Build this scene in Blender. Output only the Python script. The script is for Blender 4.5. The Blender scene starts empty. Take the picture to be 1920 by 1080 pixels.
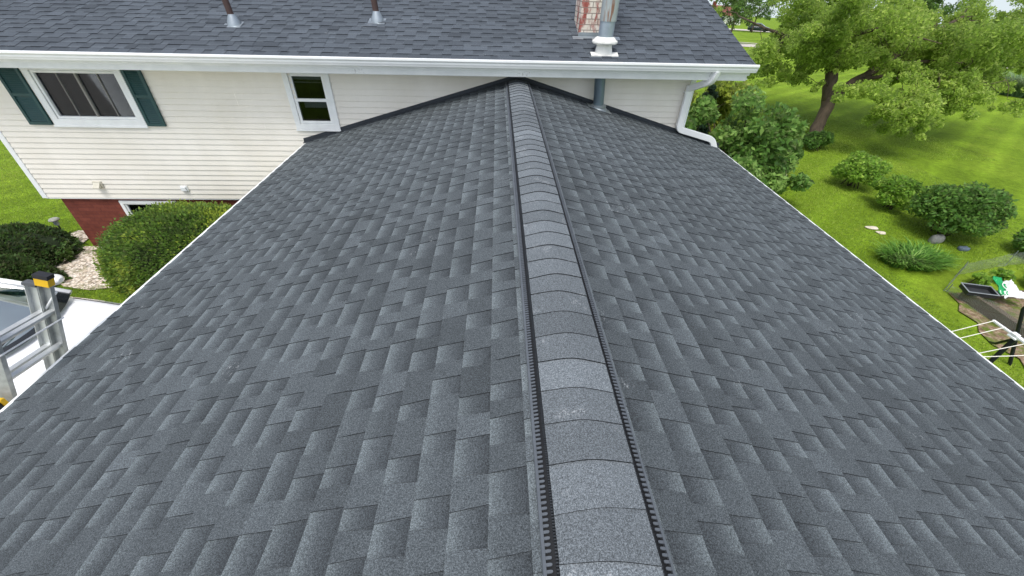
import bpy, math, random
import numpy as np
from mathutils import Vector, Matrix
random.seed(7); RNG = np.random.default_rng(11)
sc = bpy.context.scene
COL = sc.collection

# ------------------------------------------------------------------ camera
cam = bpy.data.cameras.new('camera'); camo = bpy.data.objects.new('camera', cam); COL.objects.link(camo)
cam.sensor_fit = 'HORIZONTAL'; cam.sensor_width = 36.0; cam.lens = 36.0*768.8/1920.0
cam.clip_start = 0.05; cam.clip_end = 4000
PIT, YAW, ROL = 0.6526, 0.0454, 0.0269
fw = Vector((math.sin(YAW)*math.cos(PIT), math.cos(YAW)*math.cos(PIT), -math.sin(PIT)))
r0 = Vector((math.cos(YAW), -math.sin(YAW), 0)); u0 = r0.cross(fw)
rv = r0*math.cos(ROL)+u0*math.sin(ROL); uv = -r0*math.sin(ROL)+u0*math.cos(ROL)
camo.matrix_world = Matrix(((rv.x, uv.x, -fw.x, -0.308), (rv.y, uv.y, -fw.y, -7.088), (rv.z, uv.z, -fw.z, 4.4), (0, 0, 0, 1)))
sc.camera = camo

# ------------------------------------------------------------------ world, sun, exposure
SUN_EL, SUN_AZ = math.radians(67), math.radians(200)      # azimuth clockwise from +Y
w = bpy.data.worlds.new('World'); sc.world = w; w.use_nodes = True
nt = w.node_tree; bg = nt.nodes['Background']
sky = nt.nodes.new('ShaderNodeTexSky'); sky.sky_type = 'NISHITA'; sky.sun_disc = False
sky.sun_elevation = SUN_EL; sky.sun_rotation = SUN_AZ
sky.air_density = 1.0; sky.dust_density = 2.5; sky.ozone_density = 1.0
tc = nt.nodes.new('ShaderNodeTexCoord'); sx = nt.nodes.new('ShaderNodeSeparateXYZ'); mz = nt.nodes.new('ShaderNodeMath'); cb = nt.nodes.new('ShaderNodeCombineXYZ')
mz.operation = 'MAXIMUM'; mz.inputs[1].default_value = 0.10        # the ground falls away below eye level: carry the horizon haze down to it
nt.links.new(tc.outputs['Generated'], sx.inputs[0]); nt.links.new(sx.outputs[0], cb.inputs[0]); nt.links.new(sx.outputs[1], cb.inputs[1])
nt.links.new(sx.outputs[2], mz.inputs[0]); nt.links.new(mz.outputs[0], cb.inputs[2]); nt.links.new(cb.outputs[0], sky.inputs[0])
hs = nt.nodes.new('ShaderNodeHueSaturation'); hs.inputs['Saturation'].default_value = 0.55      # thin overcast
nt.links.new(sky.outputs[0], hs.inputs['Color']); nt.links.new(hs.outputs[0], bg.inputs[0]); bg.inputs[1].default_value = 0.15
sl = bpy.data.lights.new('sun', 'SUN'); so = bpy.data.objects.new('sun', sl); COL.objects.link(so)
sl.energy = 1.5; sl.angle = math.radians(24); sl.color = (1.0, 0.985, 0.95)
sd = Vector((math.sin(SUN_AZ)*math.cos(SUN_EL), math.cos(SUN_AZ)*math.cos(SUN_EL), math.sin(SUN_EL)))
so.rotation_euler = sd.to_track_quat('Z', 'Y').to_euler(); so.location = (0, 0, 40)
sc.view_settings.view_transform = 'Standard'; sc.view_settings.look = 'None'
sc.view_settings.exposure = 0.55; sc.view_settings.gamma = 1.0

# ------------------------------------------------------------------ helpers: tagging
def tag(o, label=None, cat=None, group=None, kind=None):
    if label: o['label'] = label
    if cat: o['category'] = cat
    if group: o['group'] = group
    if kind: o['kind'] = kind
    return o
def thing(name, label, cat, loc=(0, 0, 0), group=None):
    o = bpy.data.objects.new(name, None); COL.objects.link(o); o.location = loc
    o.empty_display_size = 0.2
    return tag(o, label, cat, group)
def copy_tree(o, parent=None):
    c = o.copy(); COL.objects.link(c)
    if parent: c.parent = parent
    for ch in list(o.children): copy_tree(ch, c)
    return c
def root_loc(o):
    while o.parent: o = o.parent
    return Vector(o.location)

# ------------------------------------------------------------------ helpers: mesh
class MB:
    def __init__(s): s.v = []; s.f = []; s.c = []; s.cur = (0.5, 0.5, 0.5, 1)
    def add(s, vs, fs, c=None):
        n = len(s.v); s.v.extend([tuple(x) for x in vs])
        c = c or s.cur
        for f in fs: s.f.append(tuple(n+i for i in f)); s.c.append(c)
        return s
    def quad(s, a, b, c, d, col=None): return s.add([a, b, c, d], [(0, 1, 2, 3)], col)
    def box(s, lo, hi, M=None):
        x0, y0, z0 = lo; x1, y1, z1 = hi
        vs = [Vector(p) for p in ((x0, y0, z0), (x1, y0, z0), (x1, y1, z0), (x0, y1, z0), (x0, y0, z1), (x1, y0, z1), (x1, y1, z1), (x0, y1, z1))]
        if M is not None: vs = [M @ p for p in vs]
        return s.add(vs, [(0, 3, 2, 1), (4, 5, 6, 7), (0, 1, 5, 4), (1, 2, 6, 5), (2, 3, 7, 6), (3, 0, 4, 7)])
    def bbox(s, lo, hi, b=0.006):           # box with chamfered top/vertical edges
        x0, y0, z0 = lo; x1, y1, z1 = hi
        b = min(b, (x1-x0)*.45, (y1-y0)*.45, (z1-z0)*.45)
        rings = []
        for z, i in ((z0, b), (z0+b, 0), (z1-b, 0), (z1, b)):
            k = b if i == 0 else 0
            xa, xb, ya, yb = x0+i, x1-i, y0+i, y1-i
            k = b*.7
            rings.append([(xa+k, ya, z), (xb-k, ya, z), (xb, ya+k, z), (xb, yb-k, z), (xb-k, yb, z), (xa+k, yb, z), (xa, yb-k, z), (xa, ya+k, z)])
        return s.loft(rings)
    def loft(s, rings, closed=True, caps=True):
        n = len(rings[0]); vs = [p for r in rings for p in r]; fs = []
        for i in range(len(rings)-1):
            for j in range(n if closed else n-1):
                k = (j+1) % n
                fs.append((i*n+j, i*n+k, (i+1)*n+k, (i+1)*n+j))
        if caps and closed:
            fs.append(tuple(reversed(range(n)))); fs.append(tuple((len(rings)-1)*n+j for j in range(n)))
        return s.add(vs, fs)
    def tube(s, pts, rad, n=10, caps=True):
        pts = [Vector(p) for p in pts]
        if not hasattr(rad, '__len__'): rad = [rad]*len(pts)
        t = (pts[1]-pts[0]).normalized(); up = Vector((0, 0, 1)) if abs(t.z) < .9 else Vector((1, 0, 0))
        a = t.cross(up).normalized(); rings = []
        for i, p in enumerate(pts):
            if i == 0: t = pts[1]-pts[0]
            elif i == len(pts)-1: t = pts[i]-pts[i-1]
            else: t = (pts[i+1]-pts[i]).normalized()+(pts[i]-pts[i-1]).normalized()
            t.normalize(); a = (a-t*a.dot(t)).normalized(); b = t.cross(a)
            rings.append([tuple(p+(a*math.cos(2*math.pi*k/n)+b*math.sin(2*math.pi*k/n))*rad[i]) for k in range(n)])
        return s.loft(rings, caps=caps)
    def sweep(s, pts, prof, side):          # rectangular/any profile swept, 'side' = fixed binormal
        pts = [Vector(p) for p in pts]; side = Vector(side).normalized(); rings = []
        for i, p in enumerate(pts):
            if i == 0: t = pts[1]-pts[0]; k = 1
            elif i == len(pts)-1: t = pts[i]-pts[i-1]; k = 1
            else:
                t1 = (pts[i]-pts[i-1]).normalized(); t2 = (pts[i+1]-pts[i]).normalized(); t = t1+t2
                k = 1/max(.5, math.cos(t1.angle(t2)/2))
            t.normalize(); nrm = t.cross(side).normalized()
            rings.append([tuple(p+nrm*(x*k)+side*y) for x, y in prof])
        return s.loft(rings)
    def lathe(s, prof, c=(0, 0, 0), n=20, axis=(0, 0, 1)):
        M = Vector(axis).to_track_quat('Z', 'Y').to_matrix(); c = Vector(c); rings = []
        for r, z in prof:
            rings.append([tuple(c+M @ Vector((r*math.cos(2*math.pi*k/n), r*math.sin(2*math.pi*k/n), z))) for k in range(n)])
        return s.loft(rings)
    def build(s, name, m, parent=None, smooth=False, loc=None, attr=False):
        off = root_loc(parent) if parent else Vector(loc or (0, 0, 0))
        me = bpy.data.meshes.new(name)
        me.from_pydata([(x-off.x, y-off.y, z-off.z) for x, y, z in s.v], [], s.f)
        if attr:
            a = me.color_attributes.new('shg', 'FLOAT_COLOR', 'CORNER')
            d = []
            for f, c in zip(s.f, s.c):
                if isinstance(c[0], tuple):
                    for q in c: d.extend(q)
                else: d.extend(c*len(f))
            a.data.foreach_set('color', d)
        me.materials.append(m)
        if smooth: me.polygons.foreach_set('use_smooth', [True]*len(me.polygons))
        me.update()
        o = bpy.data.objects.new(name, me); COL.objects.link(o)
        if parent: o.parent = parent
        elif loc: o.location = loc
        if smooth == 'auto':
            try: me.set_sharp_from_angle(angle=math.radians(35))
            except Exception: pass
        return o

def np_mesh(name, V, F, m, parent=None, loc=None, tone=None):
    """V (n,3), F (k,4) quads; tone (n,) -> point colour attribute 'tone'"""
    off = np.array(root_loc(parent) if parent else (loc or (0, 0, 0)), float)
    me = bpy.data.meshes.new(name); V = (V-off).astype(np.float32)
    me.vertices.add(len(V)); me.vertices.foreach_set('co', V.ravel())
    k = F.shape[1]
    me.loops.add(F.size); me.loops.foreach_set('vertex_index', F.astype(np.int32).ravel())
    me.polygons.add(len(F)); me.polygons.foreach_set('loop_start', np.arange(0, F.size, k, dtype=np.int32))
    me.polygons.foreach_set('loop_total', np.full(len(F), k, dtype=np.int32))
    me.update(calc_edges=True); me.validate()
    if tone is not None:
        a = me.color_attributes.new('tone', 'FLOAT_COLOR', 'POINT')
        c = np.ones((len(V), 4), np.float32); c[:, :3] = tone[:, None]; a.data.foreach_set('color', c.ravel())
    me.materials.append(m)
    o = bpy.data.objects.new(name, me); COL.objects.link(o)
    if parent: o.parent = parent
    elif loc: o.location = loc
    return o

# ------------------------------------------------------------------ helpers: materials
def L(h):
    h = h.lstrip('#'); out = []
    for i in (0, 2, 4):
        c = int(h[i:i+2], 16)/255; out.append(c/12.92 if c <= .04045 else ((c+.055)/1.055)**2.4)
    return tuple(out)+(1,)
class N:
    def __init__(s, name):
        s.m = bpy.data.materials.new(name); s.m.use_nodes = True; s.t = s.m.node_tree
        s.b = s.t.nodes['Principled BSDF']; s.out = s.t.nodes['Material Output']; s._co = None
    def n(s, typ, **k):
        x = s.t.nodes.new(typ)
        for a, b in k.items(): setattr(x, a, b)
        return x
    def l(s, a, b): s.t.links.new(a, b)
    def co(s, scale=None):
        if not s._co: s._co = s.n('ShaderNodeTexCoord')
        if scale is None: return s._co.outputs['Object']
        mp = s.n('ShaderNodeMapping'); mp.inputs['Scale'].default_value = scale; s.l(s._co.outputs['Object'], mp.inputs[0]); return mp.outputs[0]
    def noise(s, scale, detail=3, rough=.6, co=None, dist=0):
        x = s.n('ShaderNodeTexNoise'); x.inputs['Scale'].default_value = scale; x.inputs['Detail'].default_value = detail
        x.inputs['Roughness'].default_value = rough; x.inputs['Distortion'].default_value = dist
        s.l(co if co is not None else s.co(), x.inputs['Vector']); return x.outputs['Fac']
    def ramp(s, fac, stops):
        x = s.n('ShaderNodeValToRGB'); e = x.color_ramp.elements
        while len(e) < len(stops): e.new(.5)
        for i, (p, c) in enumerate(stops):
            e[i].position = p; e[i].color = c if hasattr(c, '__len__') else (c, c, c, 1)
        s.l(fac, x.inputs[0]); return x.outputs[0]
    def mix(s, a, b, fac, mode='MIX'):
        x = s.n('ShaderNodeMix', data_type='RGBA', blend_type=mode)
        for v, i in ((fac, 0), (a, 6), (b, 7)):
            if hasattr(v, 'is_linked') or hasattr(v, 'links'): s.l(v, x.inputs[i])
            else: x.inputs[i].default_value = v if i == 0 else tuple(v)
        return x.outputs[2]
    def math(s, op, a, b=0.0, clamp=False):
        x = s.n('ShaderNodeMath', operation=op); x.use_clamp = clamp
        for v, i in ((a, 0), (b, 1)):
            if hasattr(v, 'links'): s.l(v, x.inputs[i])
            else: x.inputs[i].default_value = v
        return x.outputs[0]
    def bump(s, h, strength=.3, dist=.01):
        x = s.n('ShaderNodeBump'); x.inputs['Strength'].default_value = strength; x.inputs['Distance'].default_value = dist
        s.l(h, x.inputs['Height']); s.l(x.outputs[0], s.b.inputs['Normal'])
    def base(s, c):
        if hasattr(c, 'links'): s.l(c, s.b.inputs['Base Color'])
        else: s.b.inputs['Base Color'].default_value = c
        return s
    def p(s, rough=None, metal=None, spec=None, coat=None):
        if rough is not None: s.b.inputs['Roughness'].default_value = rough
        if metal is not None: s.b.inputs['Metallic'].default_value = metal
        if spec is not None: s.b.inputs['Specular IOR Level'].default_value = spec
        if coat is not None: s.b.inputs['Coat Weight'].default_value = coat; s.b.inputs['Coat Roughness'].default_value = .05
        return s
def pm(name, col, rough=.6, var=.18, scale=6, metal=0, bump=0, bscale=60, spec=.4, coat=0, stretch=None):
    k = N(name); c = L(col) if isinstance(col, str) else tuple(col)
    f = k.noise(scale, 4, .6, k.co(stretch) if stretch else None)
    lo = tuple(x*(1-var) for x in c[:3])+(1,); hi = tuple(min(1, x*(1+var)) for x in c[:3])+(1,)
    k.base(k.ramp(f, [(.3, lo), (.7, hi)])).p(rough, metal, spec, coat)
    if bump: k.bump(k.noise(bscale, 3), bump, .004)
    return k.m

def shingle_mat(name, dark, mid, light, gran=.5, bluish=0):
    k = N(name)
    a = k.n('ShaderNodeVertexColor', layer_name='shg'); sp = k.n('ShaderNodeSeparateColor'); k.l(a.outputs[0], sp.inputs[0])
    tone, kind, v = sp.outputs[0], sp.outputs[1], sp.outputs[2]
    grad = k.ramp(v, [(0.0, light), (.38, mid), (.95, dark)])             # printed shadow band of the lower layer
    lo = tuple(x*.72 for x in mid[:3])+(1,); hi = tuple(x*1.30 for x in mid[:3])+(1,)
    flat = k.ramp(tone, [(0, lo), (.5, mid), (1, hi)])
    c = k.mix(flat, grad, kind)
    tv = k.ramp(tone, [(0, .82), (1, 1.2)])
    c = k.mix(c, tv, k.math('MULTIPLY', kind, .8), 'MULTIPLY')
    g1 = k.noise(420, 2, .75); g2 = k.noise(190, 2, .6)
    g = k.math('ADD', k.math('MULTIPLY', g1, .6), k.math('MULTIPLY', g2, .4))
    gr = k.ramp(g, [(.36, 1-gran), (.5, 1.0-gran*.1), (.60, 1+gran*1.3)])
    c = k.mix(c, gr, 1.0, 'MULTIPLY')
    big = k.ramp(k.noise(.9, 3), [(.3, .92), (.7, 1.08)])
    c = k.mix(c, big, 1.0, 'MULTIPLY')
    sc_ = k.math('MULTIPLY', k.ramp(k.noise(2.3, 2, .5), [(.66, 0), (.70, 1)]), k.ramp(k.noise(55, 4, .75, k.co((1, .5, 1))), [(.58, 0), (.66, 1)]))
    c = k.mix(c, (.42, .44, .45, 1), k.math('MULTIPLY', sc_, .6))
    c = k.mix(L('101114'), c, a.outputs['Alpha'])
    k.base(c).p(.93, 0, .18)
    k.bump(g1, .5, .002)
    return k.m
SH_D, SH_M, SH_L = (.043, .049, .054, 1), (.076, .087, .094, 1), (.128, .148, .156, 1)
M_SH = shingle_mat('charcoal_shingle', SH_D, SH_M, SH_L, .66)
M_SH2 = shingle_mat('charcoal_shingle_upper', (.056, .066, .078, 1), (.074, .086, .101, 1), (.097, .112, .128, 1), .4)

def leaf_mat(name, lo, mid, hi, trans=.35):
    k = N(name); a = k.n('ShaderNodeVertexColor', layer_name='tone'); sp = k.n('ShaderNodeSeparateColor'); k.l(a.outputs[0], sp.inputs[0])
    c = k.ramp(sp.outputs[0], [(0, lo), (.5, mid), (1, hi)])
    k.base(c).p(.55, 0, .25)
    tr = k.n('ShaderNodeBsdfTranslucent'); k.l(k.mix(c, (1.0, 1.0, .55, 1), .25), tr.inputs[0])
    mx = k.n('ShaderNodeMixShader'); mx.inputs[0].default_value = trans
    k.l(k.b.outputs[0], mx.inputs[1]); k.l(tr.outputs[0], mx.inputs[2]); k.l(mx.outputs[0], k.out.inputs[0])
    return k.m

M_white = pm('white_metal', 'f0f1f0', .4, .05, 3)
M_trim = pm('white_trim', 'eceeed', .5, .06, 5)
M_gutter = pm('gutter_white', 'f3f4f3', .35, .05, 2, spec=.5)
def siding_mat():
    k = N('cream_siding'); c1, c2 = L('e8e2d5'), L('f1ece2')
    c = k.ramp(k.noise(1.2, 4), [(.3, c1), (.7, c2)])
    st = k.ramp(k.noise(3.0, 4, .6, k.co((1.5, 1, .25))), [(.35, .975), (.65, 1.015)])
    c = k.mix(c, st, 1, 'MULTIPLY')
    # splashed dirt near the right hand corner, low on the wall
    sx = k.n('ShaderNodeSeparateXYZ'); k.l(k.co(), sx.inputs[0])
    mx = k.n('ShaderNodeMapRange'); k.l(sx.outputs[0], mx.inputs[0]); mx.inputs[1].default_value = 5.4; mx.inputs[2].default_value = 6.9
    mz = k.n('ShaderNodeMapRange'); k.l(sx.outputs[2], mz.inputs[0]); mz.inputs[1].default_value = 3.05; mz.inputs[2].default_value = 2.3
    sp = k.ramp(k.noise(38, 2, .6), [(.58, 0), (.66, 1)])
    f = k.math('MULTIPLY', k.math('MULTIPLY', mx.outputs[0], mz.outputs[0]), sp)
    c = k.mix(c, L('4d4438'), k.math('MULTIPLY', f, .75))
    gr = k.ramp(k.noise(2.2, 5, .7), [(.5, 0), (.75, 1)])
    c = k.mix(c, L('b9ab94'), k.math('MULTIPLY', k.math('MULTIPLY', mx.outputs[0], gr), .5))
    k.base(c).p(.55, 0, .35); k.bump(k.noise(60, 3, .6, k.co((.15, 1, 1))), .12, .003)
    return k.m
def fascia_mat():
    k = N('stained_fascia'); c = k.ramp(k.noise(4, 3), [(.3, L('d9dcda')), (.7, L('e6e8e6'))])
    f = k.math('MULTIPLY', k.ramp(k.noise(1.1, 2), [(.62, 0), (.68, 1)]), k.ramp(k.noise(34, 4, .7), [(.55, 0), (.62, 1)]))
    k.base(k.mix(c, L('5a4a3c'), k.math('MULTIPLY', f, .7))).p(.5, 0, .3); return k.m
M_fascia = fascia_mat()
M_siding = siding_mat()
def red_brick():
    k = N('red_brick'); co = k.co()
    cx = k.n('ShaderNodeSeparateXYZ'); k.l(co, cx.inputs[0]); cb = k.n('ShaderNodeCombineXYZ')
    k.l(k.math('ADD', cx.outputs[0], cx.outputs[1]), cb.inputs[0]); k.l(cx.outputs[2], cb.inputs[1])
    b = k.n('ShaderNodeTexBrick'); k.l(cb.outputs[0], b.inputs[0])
    b.inputs['Scale'].default_value = 1; b.inputs['Brick Width'].default_value = .2; b.inputs['Row Height'].default_value = .068
    b.inputs['Mortar Size'].default_value = .006; b.inputs['Color1'].default_value = L('6c3a2f'); b.inputs['Color2'].default_value = L('7e4538'); b.inputs['Mortar'].default_value = L('6a3a34')
    c = k.mix(b.outputs[0], k.ramp(k.noise(9, 4), [(.3, .8), (.7, 1.15)]), 1, 'MULTIPLY')
    k.base(c).p(.85, 0, .2); k.bump(b.outputs['Fac'], -.5, .006); return k.m
M_rbrick = red_brick()
def white_brick():
    k = N('worn_white_brick'); co = k.co()
    cx = k.n('ShaderNodeSeparateXYZ'); k.l(co, cx.inputs[0]); cb = k.n('ShaderNodeCombineXYZ')
    k.l(k.math('ADD', cx.outputs[0], k.math('MULTIPLY', cx.outputs[1], .93)), cb.inputs[0]); k.l(cx.outputs[2], cb.inputs[1])
    b = k.n('ShaderNodeTexBrick'); k.l(cb.outputs[0], b.inputs[0])
    b.inputs['Scale'].default_value = 1; b.inputs['Brick Width'].default_value = .2; b.inputs['Row Height'].default_value = .072
    b.inputs['Mortar Size'].default_value = .006; b.inputs['Color1'].default_value = L('e6ded2'); b.inputs['Color2'].default_value = L('d9d0c2'); b.inputs['Mortar'].default_value = L('8d837a')
    wear = k.ramp(k.noise(4.5, 5, .65, k.co((1.6, 1.6, .55))), [(.47, 0), (.57, 1)])
    red = k.ramp(k.noise(30, 3), [(.3, L('8c4640')), (.7, L('b06c62'))])
    c = k.mix(b.outputs[0], red, k.math('MULTIPLY', wear, k.math('SUBTRACT', 1.0, k.math('MULTIPLY', b.outputs['Fac'], .7))))
    k.base(c).p(.85, 0, .2); k.bump(b.outputs['Fac'], -.6, .008); return k.m
M_wbrick = white_brick()
M_shut = pm('dark_green_vinyl', '274a4a', .45, .12, 4)
M_flash = pm('dark_flashing', '3a3f45', .5, .15, 5, metal=.3)
M_vent = pm('vent_plastic', '565b61', .5, .12, 20)
M_ventd = pm('vent_black', '17191c', .6, .2, 30)
M_galv = pm('galvanised', 'a3abb0', .42, .16, 5, metal=.75)
M_flue = pm('flue_metal', '6f7f88', .45, .2, 6, metal=.6, stretch=(1, 1, .3))
M_brown = pm('brown_pipe', '4a3835', .55, .15, 10)
M_alu = pm('ladder_aluminium', 'c9cccc', .42, .14, 7, metal=.45)
M_alud = pm('ladder_aluminium_worn', 'a5a9a8', .5, .22, 18, metal=.45)
M_yel = pm('yellow_plastic', 'e0b21c', .4, .1, 8)
M_blk = pm('black_rubber', '26262a', .6, .2, 20)
M_cowl = pm('dark_glass_band', '14181a', .12, .05, 5, coat=1)
M_car = pm('white_car_paint', 'f2f3f5', .28, .02, 2, coat=1)
M_suv = pm('dark_suv_paint', '1f3038', .3, .08, 2, coat=1)
M_tyre = pm('tyre_rubber', '1b1b1c', .8, .2, 30)
M_rim = pm('rim_alloy', 'b4b7ba', .35, .1, 10, metal=.9)
M_lamp = pm('headlight_lens', 'a9b6bd', .12, .1, 20, coat=1)
M_red = pm('red_reflector', '8a2a22', .25, .1, 20, coat=1)
M_stone = pm('grey_stone', '8f8f8c', .85, .25, 9, bump=.5, bscale=30)
M_pale = pm('pale_stone', 'cfc5b2', .85, .2, 9, bump=.5, bscale=30)
M_wood = pm('weathered_wood', '5f5045', .8, .3, 8, bump=.4, bscale=40, stretch=(4, .6, 4))
def soil_mat():
    k = N('soil'); c = k.ramp(k.noise(14, 5, .7), [(.3, L('5c4a39')), (.5, L('8a7560')), (.7, L('b5a28a'))])
    g = k.ramp(k.noise(5, 5, .7), [(.46, 0), (.58, 1)]); c = k.mix(c, L('5c7424'), k.math('MULTIPLY', g, .8)); k.base(c).p(.95, 0, .1); k.bump(k.noise(50, 3), .8, .02); return k.m
M_soil = soil_mat()
M_conc = pm('concrete', 'c9c1b4', .85, .1, 3, bump=.2, bscale=60)
M_road = pm('pale_road', 'c2bab0', .85, .08, 2)
M_black = pm('black_steel', '25292d', .45, .2, 10, metal=.4)
M_cord = pm('white_cord', 'ece8dc', .6, .05, 20)
M_bark = pm('bark', '574b3e', .9, .4, 9, bump=1.0, bscale=26, stretch=(1, 1, .3))
M_twig = pm('twig', '4b4032', .9, .3, 12)
M_room = pm('dark_interior', '2e363f', .8, .3, 2)
M_blind = pm('blind_fabric', 'a39a90', .8, .1, 10)
M_bag = pm('bag_white', 'e9e9e6', .45, .06, 6)
M_bagg = pm('bag_green', '1f9a58', .4, .1, 6)
M_tray = pm('black_tray', '303234', .5, .15, 10)
M_hred = pm('red_roof', '7c4a40', .8, .15, 3)
M_hwall = pm('white_house_wall', 'e8e6e0', .7, .05, 2)
def glass_mat(name, tint, refl=.12):
    k = N(name); gl = k.n('ShaderNodeBsdfGlossy'); gl.inputs['Roughness'].default_value = .02; gl.inputs[0].default_value = (1, 1, 1, 1)
    tr = k.n('ShaderNodeBsdfTransparent'); tr.inputs[0].default_value = tint
    fr = k.n('ShaderNodeFresnel'); fr.inputs[0].default_value = 1.5
    f = k.math('MAXIMUM', k.math('ADD', fr.outputs[0], refl, True), .015); mx = k.n('ShaderNodeMixShader')
    k.l(f, mx.inputs[0]); k.l(tr.outputs[0], mx.inputs[1]); k.l(gl.outputs[0], mx.inputs[2]); k.l(mx.outputs[0], k.out.inputs[0])
    return k.m
M_glass = glass_mat('window_glass', (.6, .65, .7, 1), -.026)
M_wind = glass_mat('windshield_glass', (.4, .5, .5, 1), .40)
def net_mat():
    k = N('wire_netting'); a = k.co(); sx = k.n('ShaderNodeSeparateXYZ'); k.l(a, sx.inputs[0])
    h = k.math('ADD', sx.outputs[0], sx.outputs[1])
    def lines(x): return k.math('LESS_THAN', k.math('FRACT', k.math('MULTIPLY', x, 40.0)), .15)
    p = k.math('ADD', h, sx.outputs[2]); q = k.math('SUBTRACT', h, sx.outputs[2])
    f = k.math('MAXIMUM', lines(p), lines(q))
    tr = k.n('ShaderNodeBsdfTransparent'); mx = k.n('ShaderNodeMixShader')
    k.base(L('a9afac')).p(.5, .2)
    k.l(f, mx.inputs[0]); k.l(tr.outputs[0], mx.inputs[1]); k.l(k.b.outputs[0], mx.inputs[2]); k.l(mx.outputs[0], k.out.inputs[0]); return k.m
M_net = net_mat()
def lawn_mat():
    k = N('lawn_grass')
    c = k.ramp(k.noise(.35, 5, .6), [(.3, L('657e1e')), (.5, L('759124')), (.7, L('88a030'))])
    f = k.ramp(k.noise(7, 5, .7), [(.3, .72), (.7, 1.22)]); c = k.mix(c, f, 1, 'MULTIPLY')
    g = k.ramp(k.noise(70, 3, .7), [(.3, .6), (.7, 1.35)]); c = k.mix(c, g, 1, 'MULTIPLY')
    sx = k.n('ShaderNodeSeparateXYZ'); k.l(k.co(), sx.inputs[0])
    # mowing stripes: the blades are bent alternately
    s = k.math('SINE', k.math('MULTIPLY', k.math('ADD', k.math('MULTIPLY', sx.outputs[0], .62), k.math('MULTIPLY', sx.outputs[1], -.78)), 6.0))
    c = k.mix(c, k.ramp(s, [(.0, .90), (1, 1.12)]), 1, 'MULTIPLY')
    dry = k.ramp(k.noise(1.6, 5, .7), [(.62, 0), (.75, 1)])
    c = k.mix(c, L('9a9a4a'), k.math('MULTIPLY', dry, .45))
    k.base(c).p(.9, 0, .1); k.bump(k.noise(60, 4, .7), .8, .03); return k.m
M_lawn = lawn_mat()
def gravel_mat():
    k = N('pale_gravel'); v = k.n('ShaderNodeTexVoronoi'); v.inputs['Scale'].default_value = 26; k.l(k.co(), v.inputs['Vector'])
    sp = k.n('ShaderNodeSeparateColor'); k.l(v.outputs['Color'], sp.inputs[0])
    c = k.ramp(sp.outputs[0], [(0, L('9a8a78')), (.35, L('d8c8b4')), (1, L('f6ecdf'))])
    d = k.ramp(v.outputs['Distance'], [(.3, 1.0), (.85, .45)]); c = k.mix(c, d, 1, 'MULTIPLY')
    gr = k.ramp(k.noise(3.2, 5, .7), [(.52, 0), (.64, 1)]); c = k.mix(c, L('5d6b33'), k.math('MULTIPLY', gr, .6))
    k.base(c).p(.9, 0, .15); k.bump(v.outputs['Distance'], -.9, .03); return k.m
M_gravel = gravel_mat()

# ------------------------------------------------------------------ terrain
def tz(x, y):
    q = (math.hypot(x, y)-20)/4
    return -.2*math.log1p(math.exp(q)) if q < 40 else -.2*q
def grid_axis():
    a = [0.0]; st = .8
    while a[-1] < 1500: a.append(a[-1]+st); st *= 1.09
    return [-x for x in reversed(a[1:])]+a
ax = grid_axis(); n = len(ax); mb = MB()
mb.add([(x, y, tz(x, y)) for y in ax for x in ax], [(j*n+i, j*n+i+1, (j+1)*n+i+1, (j+1)*n+i) for j in range(n-1) for i in range(n-1)])
tag(mb.build('ground', M_lawn, smooth=True), kind='structure')
def ribbon(name, pts, wid, m, dz=.03, sub=24):
    mb = MB(); P = []
    for (a, b) in zip(pts[:-1], pts[1:]):
        for i in range(sub): P.append(Vector(a).lerp(Vector(b), i/sub))
    P.append(Vector(pts[-1])); rows = []
    for i, p in enumerate(P):
        t = (P[min(i+1, len(P)-1)]-P[max(i-1, 0)]).normalized(); s = Vector((-t.y, t.x))
        rows.append([(p.x+s.x*wid*k, p.y+s.y*wid*k, tz(p.x+s.x*wid*k, p.y+s.y*wid*k)+dz) for k in (-.5, -.25, 0, .25, .5)])
    mb.add([q for r in rows for q in r], [(i*5+j, i*5+j+1, i*5+6+j, i*5+5+j) for i in range(len(rows)-1) for j in range(4)])
    return tag(mb.build(name, m, smooth=True), kind='structure')
ribbon('street', [(-60, 62), (5, 58), (31, 50.0), (42, 43.8), (60, 41), (120, 30)], 6.5, M_road, .05)
ribbon('sidewalk', [(-60, 67.5), (5, 64), (33.5, 55.3), (44.5, 49), (62, 46), (124, 36)], 1.1, M_conc, .06)
ribbon('far_road', [(-40, 150), (40, 118), (70, 106), (110, 92), (200, 70)], 12.0, M_road, .08)
# driveway and garden soil, gravel
def patch(name, pts, m, z, kind='structure'):
    mb = MB(); mb.add([(x, y, z) for x, y in pts], [tuple(range(len(pts)))]); return tag(mb.build(name, m), kind=kind)
patch('driveway', [(-3.2, -1.95), (-3.2, -8.9), (-11, -8.95), (-11, -26), (-26, -26), (-26, -1.95)], M_conc, .006)  # unseen reach beyond the car is added, shaped for the window reflections
gp = [(-8.95, .62), (-8.55, .62), (-8.46, 0), (-3.2, 0), (-3.2, -1.1), (-6.5, -1.25), (-7.2, -1.4), (-7.7, -1.3), (-8.0, -1.1), (-8.6, -.9), (-8.9, -.3), (-9.15, .2)]
patch('gravel_bed', gp, M_gravel, .012)
patch('garden_soil', [(7.82, -1.5), (7.75, -1.8), (7.55, -2.0), (7.6, -2.3), (7.42, -2.5), (7.35, -2.8), (7.48, -3.1), (7.3, -3.4), (7.5, -4.4), (11, -4.6), (10.8, -1.5)], M_soil, .012)

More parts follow.
